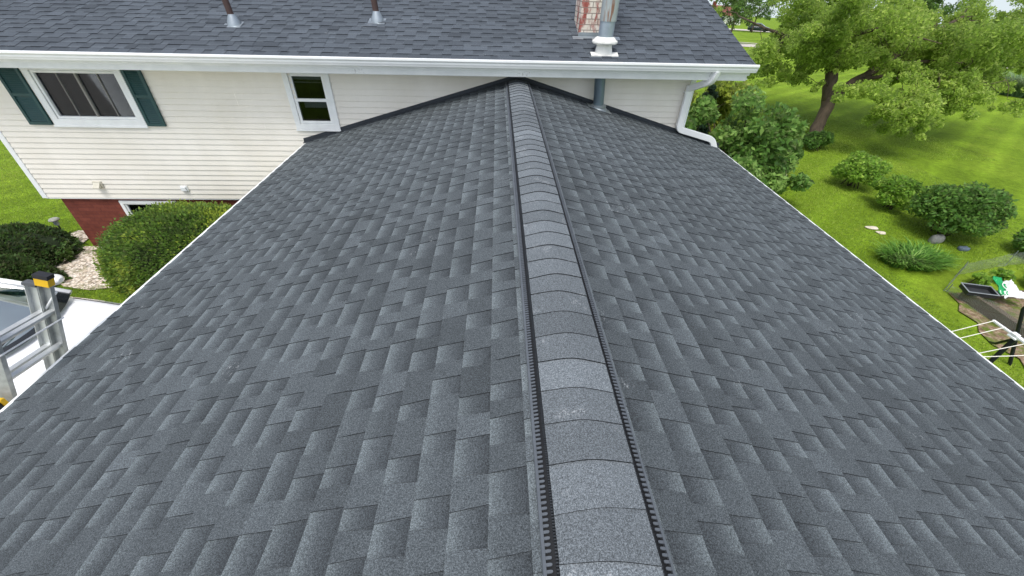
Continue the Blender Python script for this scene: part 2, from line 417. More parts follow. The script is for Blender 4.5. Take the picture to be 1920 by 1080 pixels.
# ------------------------------------------------------------------ shingles
def shingle_field(O, U, V, W, ulen, ncourse, e, rise=1.0, vmax=None, lmin=.07, lmax=.145, seed=1, bsh=.5):
    """courses run along U, climb along V, W is the roof normal"""
    rnd = random.Random(seed); O, U, V, W = Vector(O), Vector(U), Vector(V), Vector(W); mb = MB()
    def P(u, v, h): return tuple(O+U*u+V*v+W*h)
    pats = []                                   # a few one metre shingles, laid in stepped offsets like on a real roof
    for q in range(5):
        p = []; left = 1.0; st = True
        while left > .001:
            ln = min(left, rnd.uniform(lmin, lmax)*(1.0 if st or rnd.random() < .75 else rnd.uniform(1.2, 1.7)))
            if left-ln < .05: ln = left
            p.append((ln, st)); left -= ln; st = not st if rnd.random() < .95 else st
        pats.append(p)
    for k in range(ncourse):
        v0 = k*e; v1 = v0+e+.012
        if vmax: v1 = min(v1, vmax)
        h0, h1 = .0065*rise, .001; T = .0036*rise
        u = -((k*.152+rnd.uniform(-.02, .02)) % 1.0); ct = rnd.gauss(.5, .12); queue = []
        while u < ulen:
            if not queue: queue = list(pats[rnd.randrange(5)] if rnd.random() < .45 else pats[k % 5]); ct = rnd.gauss(.5, .13)
            ln, state = queue.pop(0)
            a, b = max(0, u), min(ulen, u+ln); u += ln
            if b-a < .004: continue
            tone = min(1, max(0, rnd.gauss(ct, .17)))
            if state:   # lower layer with its printed shadow band
                c0, c1 = (tone, 1, 0, 1), (tone, 1, 1, 1)
                mb.quad(P(a, v0, h0), P(b, v0, h0), P(b, v1, h1), P(a, v1, h1), (c0, c0, c1, c1))
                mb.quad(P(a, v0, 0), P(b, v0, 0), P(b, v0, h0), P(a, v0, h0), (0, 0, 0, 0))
            else:       # raised laminated tab
                kd = rnd.choice((0, 0, .1, .25, .4)); v1b = v1
                w0 = rnd.uniform(0, .012); a2, b2 = a, b
                c0, c1 = (tone, kd, 0, 1), (tone, kd, 1, 1)
                mb.quad(P(a2, v0, h0+T), P(b2, v0, h0+T), P(b2-w0, v1b, h1+T), P(a2+w0, v1b, h1+T), (c0, c0, c1, c1))
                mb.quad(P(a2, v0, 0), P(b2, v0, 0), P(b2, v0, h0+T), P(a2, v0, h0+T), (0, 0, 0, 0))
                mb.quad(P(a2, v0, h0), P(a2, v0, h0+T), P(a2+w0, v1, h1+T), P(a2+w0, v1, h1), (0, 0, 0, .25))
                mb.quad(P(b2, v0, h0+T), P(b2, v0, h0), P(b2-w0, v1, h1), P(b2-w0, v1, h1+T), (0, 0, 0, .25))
                mb.quad(P(a, v0, h0-.001), P(b, v0, h0-.001), P(b, v1, h1-.0005), P(a, v1, h1-.0005), ((tone, 1, 0, 1), (tone, 1, 0, 1), (tone, 1, 1, 1), (tone, 1, 1, 1)))
    return mb

# ------------------------------------------------------------------ the wing (single storey, gable roof we look along)
RZ, HW, ES = 3.10, 3.528, 1.016/3.528
YN, YF = -9.6, -.012
SL = math.hypot(HW, 1.016); cs, sn = HW/SL, 1.016/SL
wing = thing('garage_wing', 'low single storey wing with dark grey shingle gable roof in the foreground', 'house wing', (0, -4.8, 0))
NC = 26; EX = (SL-.13)/NC; SI = .052
fl = shingle_field((-HW+SI, YN, RZ-1.016+SI*ES), (0, 1, 0), (cs, 0, sn), (-sn, 0, cs), YF-YN, NC, EX, seed=3)
fr_ = shingle_field((HW-SI, YF, RZ-1.016+SI*ES), (0, -1, 0), (-cs, 0, sn), (sn, 0, cs), YF-YN, NC, EX, seed=9)
sl_o = fl.build('roof_slope', M_SH, wing, attr=True); sr_o = fr_.build('roof_slope', M_SH, wing, attr=True)
# deck under the shingles
mb = MB()
for s in (-1, 1):
    a = (s*(HW-.04), RZ-1.016-.004); b = (0, RZ-.010)
    mb.loft([[(a[0], y, a[1]), (b[0], y, b[1]), (b[0], y, b[1]-.12), (a[0], y, a[1]-.12)] for y in (YN+.02, YF)])
mb.build('roof_deck', M_trim, wing)
# white drip edge along both eaves, fascia behind it
for s in (-1, 1):
    mb = MB(); x = s*HW; z = RZ-1.016
    prof = [(x-s*.07, z+.018), (x+s*.008, z-.004), (x+s*.016, z-.010), (x+s*.016, z-.045), (x+s*.006, z-.045), (x+s*.006, z-.015), (x-s*.07, z+.008)]
    mb.loft([[(px, y, pz) for px, pz in prof] for y in (YN, YF)])
    mb.build('drip_edge', M_white, wing)
    mb = MB(); mb.box((min(x-s*.019, x+s*.002), YN+.03, z-.20), (max(x-s*.019, x+s*.002), YF, z-.02)); mb.build('fascia', M_trim, wing)
mb = MB(); mb.box((-3.22, YN+.35, -.02), (3.22, -.03, RZ-1.016-.02))
mb.build('wall', M_siding, wing)
mb = MB(); mb.add([(-3.22, YN+.35, RZ-1.04), (3.22, YN+.35, RZ-1.04), (0, YN+.35, RZ-.14), (-3.22, YN+.45, RZ-1.04), (3.22, YN+.45, RZ-1.04), (0, YN+.45, RZ-.14)], [(0, 1, 2), (3, 5, 4), (0, 2, 5, 3), (1, 4, 5, 2)]); mb.build('gable_wall', M_siding, wing)
# wall flashing where the roof meets the house
mb = MB()
for s in (-1, 1):
    pts = [(0, RZ+.02), (s*(HW+.02), RZ-1.016+.015)]
    for (xa, za), (xb, zb) in zip(pts[:-1], pts[1:]):
        mb.loft([[(px, -.016, pz-.03), (px, -.024, pz-.03), (px, -.024, pz+.045), (px, -.016, pz+.05)] for px, pz in ((xa, za), (xb, zb))])
        mb.loft([[(px, -.025, pz-.004), (px, -.085, pz-.008), (px, -.085, pz-.014), (px, -.025, pz-.014)] for px, pz in ((xa, za), (xb, zb))])
mb.build('wall_flashing', M_flash, wing)
# ridge vent (plastic) and cap shingles
CX = .008
mb = MB(); tb = MB(); rb = MB()
def rz(x): return RZ-ES*abs(x)
for s in (-1, 1):
    X = lambda d: CX+s*d
    mb.loft([[(X(.176), y, rz(.176)+.008), (X(.186), y, rz(.186)+.008), (X(.189), y, rz(.189)+.016), (X(.187), y, rz(.187)+.022), (X(.178), y, rz(.178)+.024)] for y in (YN+.1, -.10)])
    tb.loft([[(X(.05), y, rz(.05)+.003), (X(.178), y, rz(.178)+.006), (X(.176), y, rz(.176)+.012), (X(.05), y, rz(.05)+.014)] for y in (YN+.1, -.10)])
    y = YN+.1; pitch = .0172; ye = -.10
    while y < ye:
        d0, d1 = .160, .180
        # rounded finger of the louvred lip
        ring = []
        for q, (dd, yy) in enumerate([(d1, -.0042), (d0+.006, -.0042), (d0+.001, -.003), (d0, 0), (d0+.001, .003), (d0+.006, .0042), (d1, .0042)]): ring.append((X(dd), y+yy, rz(dd)+.0225))
        low = [(a, b, c-.006) for a, b, c in ring]
        if s > 0: ring.reverse(); low.reverse()
        mb.loft([low, ring])
        y += pitch
    y = YN+.1
    while y < ye:
        rb.box((min(X(.128), X(.150)), y, rz(.14)+.004), (max(X(.128), X(.150)), y+.0035, rz(.14)+.022)); y += .0086
vent = mb.build('ridge_vent', M_vent, wing); tb.build('vent_core', M_ventd, vent); rb.build('vent_ribs', pm('vent_rib', '33373c', .6, .2, 30), vent)
rnd = random.Random(5); mb = MB(); PC = .1515; y = YN+.06; k = 0
def cap_z(x, h): return RZ+.021+h-ES*(math.sqrt(x*x+.045**2)-.045)
XS = [i/8*.143 for i in range(-8, 9)]
while y < -.13:
    tone = min(1, max(0, rnd.gauss(.5, .14))); jit = rnd.uniform(-.006, .006); sk = rnd.uniform(-.007, .007); ye = min(y+PC+.02, -.09)
    hn, hf = .005+rnd.uniform(0, .003), .001
    yn = [y+sk*(x/.15)+jit for x in XS]
    top = [(x+CX, yy, cap_z(x, hn)) for x, yy in zip(XS, yn)]; far = [(x+CX, ye, cap_z(x, hf)) for x in XS]; bot = [(x+CX, yy, cap_z(x, hn)-.0055) for x, yy in zip(XS, yn)]
    for i in range(16):
        c0, c1 = (tone, .12, .55, 1), (tone, .12, .45, 1)
        mb.quad(top[i], top[i+1], far[i+1], far[i], (c0, c0, c1, c1)); mb.quad(bot[i], bot[i+1], top[i+1], top[i], (0, 0, 0, 0))
    for j, sgn in ((0, 1), (16, -1)):
        a, b = top[j], far[j]; q = [a, b, (b[0], b[1], b[2]-.006), (a[0], a[1], a[2]-.006)]
        if sgn > 0: q.reverse()
        mb.quad(*q, (0, 0, 0, .4))
    y += PC; k += 1
def cap_mat():
    m = shingle_mat('ridge_cap_shingle', SH_M, (.135, .151, .163, 1), SH_L, .66); t = m.node_tree
    k = N.__new__(N); k.m = m; k.t = t; k.b = t.nodes['Principled BSDF']; k.out = t.nodes['Material Output']; k._co = None
    src = k.b.inputs['Base Color'].links[0].from_socket
    f = k.math('MULTIPLY', k.ramp(k.noise(7, 4, .6), [(.6, 0), (.72, 1)]), k.ramp(k.noise(120, 3, .7), [(.5, 0), (.62, 1)]))
    k.l(k.mix(src, (.58, .60, .61, 1), k.math('MULTIPLY', f, .65)), k.b.inputs['Base Color']); return m
mb.build('ridge_cap', cap_mat(), wing, smooth='auto', attr=True)

# ------------------------------------------------------------------ the two storey house
WL, WR = -8.458, 2.856
house = thing('house', 'two storey house with cream lap siding, red brick base and grey shingle roof', 'house', (-2.8, 4.2, 0))
# openings
W1 = (-7.33, -6.07, 2.40, 3.135); W2 = (-3.49, -2.99, 2.385, 3.13)
SP = .0895; zb = 1.04; ztop = 3.24
mb = MB(); z = zb; i = 0
while z < ztop-.001:
    z1 = min(z+SP, ztop); segs = [(WL+.09, WR-.09)]
    for (a, b, c, d) in (W1, W2):
        if z1 > c and z < d:
            ns = []
            for (p, q) in segs:
                if q <= a or p >= b: ns.append((p, q))
                else:
                    if p < a: ns.append((p, a))
                    if q > b: ns.append((b, q))
            segs = ns
    for (p, q) in segs:
        cuts = [p]; x = p+random.Random(i//2*7).uniform(.4, 3.2)
        while x < q-.2: cuts.append(x); x += 3.66
        cuts.append(q)
        for j, (a, b) in enumerate(zip(cuts[:-1], cuts[1:])):
            d = .0012*(j % 2); a2 = a+(.0015 if j else 0)
            mb.loft([[(a2, -.0165-d, z), (a2, -.017-d, z+.004), (a2, -.0035-d, z1), (a2, .02, z1), (a2, .02, z)], [(b, -.0165-d, z), (b, -.017-d, z+.004), (b, -.0035-d, z1), (b, .02, z1), (b, .02, z)]])
    z = z1; i += 1
mb.build('wall_siding', M_siding, house)
# other sides of the siding storey, plain backing behind the laps
mb = MB(); mb.box((WL+.03, 8.3, zb), (WR-.03, 8.4, ztop)); mb.box((WL+.03, .03, zb), (WL+.09, 8.3, ztop)); mb.box((WR-.09, .03, zb), (WR-.03, 8.3, ztop))
for (xa, xb) in ((WL+.1, W1[0]), (W1[1], W2[0]), (W2[1], WR-.1)): mb.box((xa, .021, zb), (xb, .07, ztop))
for (a, b, c, d) in (W1, W2): mb.box((a+.001, .021, zb), (b-.001, .07, c)); mb.box((a+.001, .021, d), (b-.001, .07, ztop))
mb.build('wall', M_siding, house)
mb = MB()
mb.bbox((WL, -.024, zb-.01), (WL+.09, .05, ztop-.003), .004); mb.box((WL+.003, .05, zb-.01), (WL+.02, .14, ztop-.003)); mb.build('corner_trim', M_trim, house); mb = MB(); mb.bbox((WR-.09, -.024, zb-.01), (WR, .05, ztop-.003), .004)
mb.box((WR-.02, .05, zb-.01), (WR-.003, .14, ztop-.003)); mb.build('corner_trim', M_trim, house)
mb = MB(); mb.box((WL+.05, -.012, zb-.02), (WR-.05, .02, zb-.0005)); mb.build('starter_strip', M_trim, house)
BX = -8.22; BW = (-7.22, -6.2, .45, .97)
mb = MB()
for lo, hi in (((BX, .04, -.3), (BW[0], .2, zb-.02)), ((BW[1], .04, -.3), (2.8, .2, zb-.02)), ((BW[0], .04, -.3), (BW[1], .2, BW[2])), ((BW[0], .04, BW[3]), (BW[1], .2, zb-.02)), ((BX, .2, -.6), (BX+.15, 8.3, zb-.02)), ((2.65, .2, -.6), (2.8, 8.3, zb-.02)), ((BX+.15, 8.1, -.6), (2.65, 8.3, zb-.02))): mb.box(lo, hi)
mb.build('brick_base', M_rbrick, house)
mb = MB(); mb.box((WL+.02, .03, zb-.022), (WR-.02, 8.3, zb-.003)); mb.build('floor_overhang', M_trim, house)
# windows
def frame(mb, x0, x1, z0, z1, wd, y0, y1, bot=None):
    bot = bot or wd
    mb.bbox((x0, y0, z0), (x1, y1, z0+bot), .004); mb.bbox((x0, y0, z1-wd), (x1, y1, z1), .004)
    mb.bbox((x0, y0, z0+bot-.003), (x0+wd, y1, z1-wd+.003), .004); mb.bbox((x1-wd, y0, z0+bot-.003), (x1, y1, z1-wd+.003), .004)
def room(parent, x0, x1, z0, z1, dep=1.2, y0=.071):
    mb = MB(); X0, X1, Z0, Z1 = x0-.25, x1+.25, z0-.5, z1+.1
    mb.add([(X0, y0, Z0), (X1, y0, Z0), (X1, y0, Z1), (X0, y0, Z1), (X0, dep, Z0), (X1, dep, Z0), (X1, dep, Z1), (X0, dep, Z1)], [(4, 7, 6, 5), (0, 4, 5, 1), (3, 2, 6, 7), (0, 3, 7, 4), (1, 5, 6, 2)])
    mb.build('room_interior', M_room, parent)
mb = MB(); frame(mb, -7.43, -5.985, 2.30, 3.215, .10, -.034, .012, .11)
mb.bbox((-7.44, -.046, 2.285), (-5.975, -.0345, 2.32), .004)
w1 = mb.build('window', M_trim, house)
mb = MB(); frame(mb, -7.325, -6.075, 2.412, 3.11, .035, -.018, .045); mb.build('sash', M_trim, w1)
mb = MB(); mb.bbox((-6.715, -.012, 2.445), (-6.685, .035, 3.078), .003); mb.bbox((-6.995, .005, 2.445), (-6.985, .03, 3.078), .002); mb.bbox((-6.395, .005, 2.445), (-6.383, .03, 3.078), .002); mb.build('mullion', pm('grey_mullion', '8d8a84', .5, .1, 8), w1)
mb = MB(); mb.box((-7.29, .020, 2.447), (-6.11, .024, 3.075)); mb.build('pane', M_glass, w1); room(w1, *W1)
mb = MB(); frame(mb, -3.605, -2.895, 2.285, 3.215, .085, -.034, .012, .10); mb.bbox((-3.612, -.044, 2.272), (-2.888, -.0345, 2.30), .004)
w2 = mb.build('window', M_trim, house)
for (a, b, yy) in ((2.388, 2.765, -.022), (2.725, 3.128, -.008)):
    mb = MB(); frame(mb, -3.515, -2.985, a, b, .042, yy, yy+.03); mb.build('sash', M_trim, w2)
    mb = MB(); mb.box((-3.475, yy+.014, a+.04), (-3.025, yy+.018, b-.04)); mb.build('pane', M_glass, w2)
room(w2, *W2)
mb = MB(); mb.bbox((-3.48, .05, 3.03), (-3.02, .06, 3.10), .003); mb.bbox((-3.48, .05, 2.985), (-3.02, .06, 3.0), .003); mb.build('blind', M_blind, w2); mb = MB(); mb.bbox((-3.44, .12, 2.60), (-3.05, .16, 2.70), .003); mb.build('blind', M_blind, w2)
mb = MB(); frame(mb, BW[0]+.002, BW[1]-.002, BW[2]+.002, BW[3]-.002, .06, .02, .10); w3 = mb.build('basement_window', M_trim, house)
mb = MB(); frame(mb, BW[0]+.05, BW[1]-.05, BW[2]+.05, BW[3]-.05, .04, .045, .09); mb.build('sash', M_trim, w3)
mb = MB(); mb.box((BW[0]+.08, .06, BW[2]+.08), (BW[1]-.08, .064, BW[3]-.08)); mb.build('pane', M_glass, w3); room(w3, *BW, 1.2, .21)
mb = MB(); mb.bbox((BW[0]+.02, .12, BW[2]+.02), (BW[1]-.02, .13, BW[3]-.02), .003); mb.build('blind', M_blind, w3)  # added sheet, makes the dark basement pane look pale
# shutters with louvres
for (a, b) in ((-7.80, -7.45), (-5.965, -5.68)):
    mb = MB(); frame(mb, a, b, 2.32, 3.215, .045, -.052, -.02); mb.box((a+.04, -.030, 2.36), (b-.04, -.022, 3.18))
    mb.bbox((a+.04, -.050, 2.745), (b-.04, -.024, 2.79), .003)
    z = 2.372
    while z < 3.16:
        if not 2.72 < z < 2.79:
            mb.add([(a+.044, -.031, z+.022), (b-.044, -.031, z+.022), (b-.044, -.046, z), (a+.044, -.046, z), (a+.044, -.031, z-.004), (b-.044, -.031, z-.004)], [(0, 3, 2, 1), (3, 4, 5, 2)])
        z += .030
    mb.build('shutter', M_shut, house)
# dryer/air vents on the siding
mb = MB(); mb.bbox((-7.42, -.035, 1.235), (-7.27, -.014, 1.36), .004)
mb.add([(-7.40, -.036, 1.34), (-7.29, -.036, 1.34), (-7.29, -.10, 1.27), (-7.40, -.10, 1.27), (-7.40, -.036, 1.25), (-7.29, -.036, 1.25), (-7.29, -.10, 1.25), (-7.40, -.10, 1.25)], [(0, 3, 2, 1), (3, 7, 6, 2), (0, 4, 7, 3), (1, 2, 6, 5), (4, 5, 6, 7)])
tag(mb.build('wall_vent', pm('beige_plastic', 'cdc8b8', .6, .1, 9), house), 'hooded beige vent')
mb = MB(); mb.bbox((-5.95, -.032, 1.185), (-5.83, -.014, 1.29), .004); mb.bbox((-5.94, -.055, 1.195), (-5.85, -.0325, 1.275), .006); tag(mb.build('outlet_box', M_trim, house), 'small white box')
# soffit, fascia, gutter
EX0, EX1, EY, RS = -9.1, 3.43, -.45, .30
EZ = 3.43
mb = MB(); mb.box((EX0, EY+.02, 3.225), (EX1, .02, 3.239)); mb.box((EX1-.5, .02, 3.225), (EX1, 8.3, 3.239)); mb.build('soffit', M_trim, house)
mb = MB(); mb.bbox((EX0, EY, 3.21), (EX1-.03, EY+.019, 3.42), .003); mb.build('fascia', M_fascia, house)
mb = MB(); gp = [(-.452, 3.425), (-.452, 3.335), (-.540, 3.335), (-.545, 3.350), (-.556, 3.372), (-.556, 3.392), (-.577, 3.414), (-.577, 3.440), (-.560, 3.444), (-.560, 3.436), (-.571, 3.434), (-.571, 3.418), (-.551, 3.394), (-.551, 3.372), (-.538, 3.342), (-.456, 3.342), (-.456, 3.425)]
mb.loft([[(x, y, z) for y, z in gp] for x in (EX0, EX1+.035)])
mb.loft([[(x, -.452, 3.425), (x, -.452, 3.335), (x, -.540, 3.335), (x, -.556, 3.372), (x, -.577, 3.414), (x, -.577, 3.44)] for x in (EX1+.035, EX1+.039)])
mb.build('gutter', M_gutter, house)
# gutter hangers and rolled-lip bottom shadow line
# downspout
def rounded(pts, r=.05, k=4):
    P = [Vector(p) for p in pts]; out = [P[0]]
    for a, b, c in zip(P[:-2], P[1:-1], P[2:]):
        d1, d2 = (a-b).normalized(), (c-b).normalized(); p, q = b+d1*r, b+d2*r
        for i in range(k+1):
            t = i/k; out.append(p*(1-t)**2+b*2*t*(1-t)+q*t*t)
    out.append(P[-1]); return out
def rect(w, d, b=.008): return [(-w+b, -d), (w-b, -d), (w, -d+b), (w, d-b), (w-b, d), (-w+b, d), (-w, d-b), (-w, -d+b)]
mb = MB(); path = rounded([(2.90, -.505, 3.35), (2.885, -.46, 3.20), (2.745, -.075, 3.02)], .07)
mb.sweep(path, rect(.046, .042), Vector((.9, .33, 0)).cross(Vector((0, 0, 1))).cross(Vector((0, 0, 1))))
mb.sweep(rounded([(2.748, -.075, 3.06), (2.736, -.075, 2.395), (3.36, -.085, 2.235), (3.455, -.085, 2.06)], .065), rect(.048, .036), (0, 1, 0))
for zz in (2.95, 2.45): mb.bbox((2.685, -.104, zz), (2.797, -.026, zz+.025), .003)
mb.build('downspout', M_gutter, house)
# main roof
RY = 4.25
nm = math.hypot(1, RS); slen = (RY-EY+.03)*nm
mrf = shingle_field((EX0, EY-.055, EZ-.008), (1, 0, 0), (0, 1/nm, RS/nm), (0, -RS/nm, 1/nm), EX1-EX0+.03, int(slen/.143), .143, .9, seed=21, lmin=.10, lmax=.24)
roof = mrf.build('roof', M_SH2, house, attr=True)
mb = MB()
zr = EZ+RS*(RY-EY)
mb.loft([[(x, EY-.03, EZ-.012), (x, RY, zr-.012), (x, RY*2-EY, EZ-.012), (x, RY*2-EY, EZ-.15), (x, RY, zr-.15), (x, EY+.001, EZ-.15)] for x in (EX0+.02, EX1)])
mb.build('roof_deck', M_trim, roof)
mb = MB(); mb.quad((EX0, RY, zr), (EX1+.03, RY, zr), (EX1+.03, RY*2-EY, EZ), (EX0, RY*2-EY, EZ), (.5, 0, .5, 1)); mb.build('roof_back_slope', M_SH2, roof, attr=True)
mb = MB(); mb.loft([[(EX1+.001, EY-.03, EZ-.01), (EX1+.034, EY-.03, EZ-.01), (EX1+.034, EY-.03, EZ-.05), (EX1+.001, EY-.03, EZ-.05)], [(EX1+.001, RY, zr-.01), (EX1+.034, RY, zr-.01), (EX1+.034, RY, zr-.05), (EX1+.001, RY, zr-.05)]]); mb.build('rake_edge', M_flash, roof)
def roofz(y): return EZ+RS*(y-EY)
# gable triangle on the right side
mb = MB(); mb.add([(WR-.04, .05, ztop), (WR-.04, 8.35, ztop), (WR-.04, 4.2, zr-.2)], [(0, 1, 2)]); mb.build('gable_wall', M_siding, house); mb = MB(); mb.add([(WL+.04, .05, ztop), (WL+.04, 8.35, ztop), (WL+.04, 4.2, zr-.2)], [(0, 2, 1)]); mb.build('gable_wall', M_siding, house)
# plumbing vents
for (x, y, h, lean) in ((-4.32, .47, .36, -.03), (-2.195, .69, .48, -.02)):
    mb = MB(); zz = roofz(y); mb.tube([(x, y, zz-.02), (x+lean, y, zz+h)], [.046, .046], 14)
    pv = mb.build('plumbing_vent', M_brown, roof, smooth='auto')
    mb = MB(); mb.add([(x-.13, y-.15, roofz(y-.15)+.014), (x+.13, y-.15, roofz(y-.15)+.014), (x+.13, y+.05, roofz(y+.05)+.016), (x-.13, y+.05, roofz(y+.05)+.016)], [(0, 1, 2, 3)])
    mb.lathe([(.105, -.03), (.095, .03), (.055, .115), (.051, .13), (.047, .13)], (x, y, zz)); mb.build('vent_boot', M_galv, pv, smooth='auto')
# chimney
cx0, cx1, cy0, cy1 = .955, 1.485, .30, .86
mb = MB(); mb.bbox((cx0, cy0, roofz(cy0)-.15), (cx1, cy1, 5.35), .006); ch = mb.build('chimney', M_wbrick, roof)
mb = MB(); mb.bbox((cx0-.04, cy0-.04, 5.35), (cx1+.04, cy1+.04, 5.43), .01); mb.build('chimney_cap', M_conc, ch)
mb = MB(); zz = roofz(cy0)
mb.add([(cx0-.10, cy0-.12, roofz(cy0-.12)+.016), (cx1+.10, cy0-.12, roofz(cy0-.12)+.016), (cx1+.10, cy0-.02, roofz(cy0-.02)+.018), (cx0-.10, cy0-.02, roofz(cy0-.02)+.018)], [(0, 1, 2, 3)])
mb.box((cx0-.008, cy0-.008, zz-.02), (cx1+.008, cy0-.003, zz+.06)); mb.build('chimney_flashing', M_galv, ch)
# flue
fx, fy = 1.262, -.20; fz = roofz(fy)
mb = MB(); mb.tube([(fx+.045, fy, 2.66), (fx, fy, 3.235)], .082, 20); flu = mb.build('flue_pipe', M_flue, house, smooth='auto')
mb = MB(); zz = 2.735
mb.lathe([(.15, -.06), (.145, -.02), (.13, .005), (.115, .02), (.12, .035), (.118, .05), (.086, .062)], (fx+.04, fy, zz), 24)
mb.add([(fx-.14, fy-.14, RZ-ES*(fx-.14)+.014), (fx+.24, fy-.14, RZ-ES*(fx+.24)+.014), (fx+.24, fy+.12, RZ-ES*(fx+.24)+.016), (fx-.14, fy+.12, RZ-ES*(fx-.14)+.016)], [(0, 1, 2, 3)])
mb.build('flue_collar', M_galv, flu, smooth='auto')
M_fw = pm('white_flashing', 'e4e3dd', .5, .12, 8)
mb = MB(); mb.add([(fx-.20, fy-.13, roofz(fy-.13)+.026), (fx+.20, fy-.13, roofz(fy-.13)+.026), (fx+.20, fy-.03, roofz(fy-.03)+.026), (fx-.20, fy-.03, roofz(fy-.03)+.026), (fx-.20, fy-.13, roofz(fy-.13)+.004), (fx+.20, fy-.13, roofz(fy-.13)+.004)], [(0, 1, 2, 3), (4, 5, 1, 0)])
mb.lathe([(.13, -.03), (.122, .03), (.110, .085), (.108, .10), (.172, .112), (.185, .13), (.182, .15), (.165, .158), (.135, .19), (.112, .20)], (fx, fy, fz+.01), 26); mb.build('storm_collar', M_fw, flu, smooth='auto')
def rust_mat():
    k = N('rusty_galvanised'); c = k.ramp(k.noise(3, 4), [(.3, L('8e979b')), (.7, L('b7bdbd'))])
    r = k.ramp(k.noise(16, 5, .6, k.co((1, 1, .12))), [(.52, 0), (.62, 1)]); c = k.mix(c, L('8a5a3c'), k.math('MULTIPLY', r, .85)); k.base(c).p(.5, .5); return k.m
mb = MB(); mb.tube([(fx, fy, fz+.17), (fx+.005, fy, fz+.42)], .108, 22); mb.build('flue_sleeve', pm('blue_grey_metal', 'a0abb6', .4, .15, 5, metal=.5), flu, smooth='auto')
mb = MB(); mb.tube([(fx+.005, fy, fz+.40), (fx+.02, fy, fz+1.6)], .118, 22); mb.build('flue_stack', rust_mat(), flu, smooth='auto')

# ------------------------------------------------------------------ leaf scattering
def leaves(centers, radii, counts, size, outward=0.0, flat=0.3, seed=1, aspect=1.0, shell=0.0, tone_noise=.25, tone_top=.0, droop=0.0):
    r = np.random.default_rng(seed); VV = []; TT = []
    for c, rad, cnt in zip(centers, radii, counts):
        c = np.array(c); rad = np.array(rad if hasattr(rad, '__len__') else (rad,)*3)
        d = r.normal(size=(cnt, 3)); d /= np.linalg.norm(d, axis=1)[:, None]
        rr = np.where(r.random(cnt) < shell, r.uniform(.82, 1.06, cnt), r.random(cnt)**(1/2.2))
        p = c+d*rr[:, None]*rad
        nr = d*outward+r.normal(size=(cnt, 3))*(1-outward*.6)+np.array([0, 0, flat]); nr /= np.linalg.norm(nr, axis=1)[:, None]
        a = np.cross(nr, r.normal(size=(cnt, 3))); a /= np.linalg.norm(a, axis=1)[:, None]; b = np.cross(nr, a)
        s = size*r.uniform(.6, 1.35, cnt)[:, None]
        q = np.stack([p-a*s, p+b*s*.5*aspect-nr*s*.15, p+a*s-np.array([0, 0, droop])*s, p-b*s*.5*aspect-nr*s*.15], 1)
        base = r.normal(.5, .1)
        t = np.clip(base+r.normal(0, tone_noise, cnt), 0, 1)
        VV.append(q.reshape(-1, 3)); TT.append(np.repeat(t, 4))
    V = np.concatenate(VV); T = np.concatenate(TT); F = np.arange(len(V)).reshape(-1, 4)
    return V, F, T
M_maple = leaf_mat('maple_leaves', L('64862a'), L('95b442'), L('c9da70'), .52)
M_yew = leaf_mat('yew_needles', L('34521c'), L('5c8028'), L('aab63e'), .32)
M_yewd = leaf_mat('dark_yew_needles', L('1c3013'), L('2f4a1c'), L('4d6a28'), .2)
M_lilac = leaf_mat('lilac_leaves', L('345822'), L('5a8434'), L('9cbc66'), .4)
M_forsy = leaf_mat('yellow_green_leaves', L('5c7420'), L('8a9c30'), L('b7bd55'), .4)
M_ever = leaf_mat('dark_evergreen', L('15261b'), L('223a28'), L('345038'), .1)
M_viburnum = leaf_mat('bright_shrub_leaves', L('456c1c'), L('74a030'), L('b4cf5c'), .45)
M_dkshrub = leaf_mat('deep_green_leaves', L('305220'), L('4f7a2c'), L('7ea048'), .36)
M_blade = leaf_mat('grass_blades', L('607e22'), L('88a534'), L('b2c056'), .35)
M_daylily = leaf_mat('strap_leaves', L('2f5a1a'), L('56862c'), L('93b85c'), .35)
M_far = leaf_mat('far_leaves', L('35551d'), L('4c702a'), L('6d8f3c'), .3)

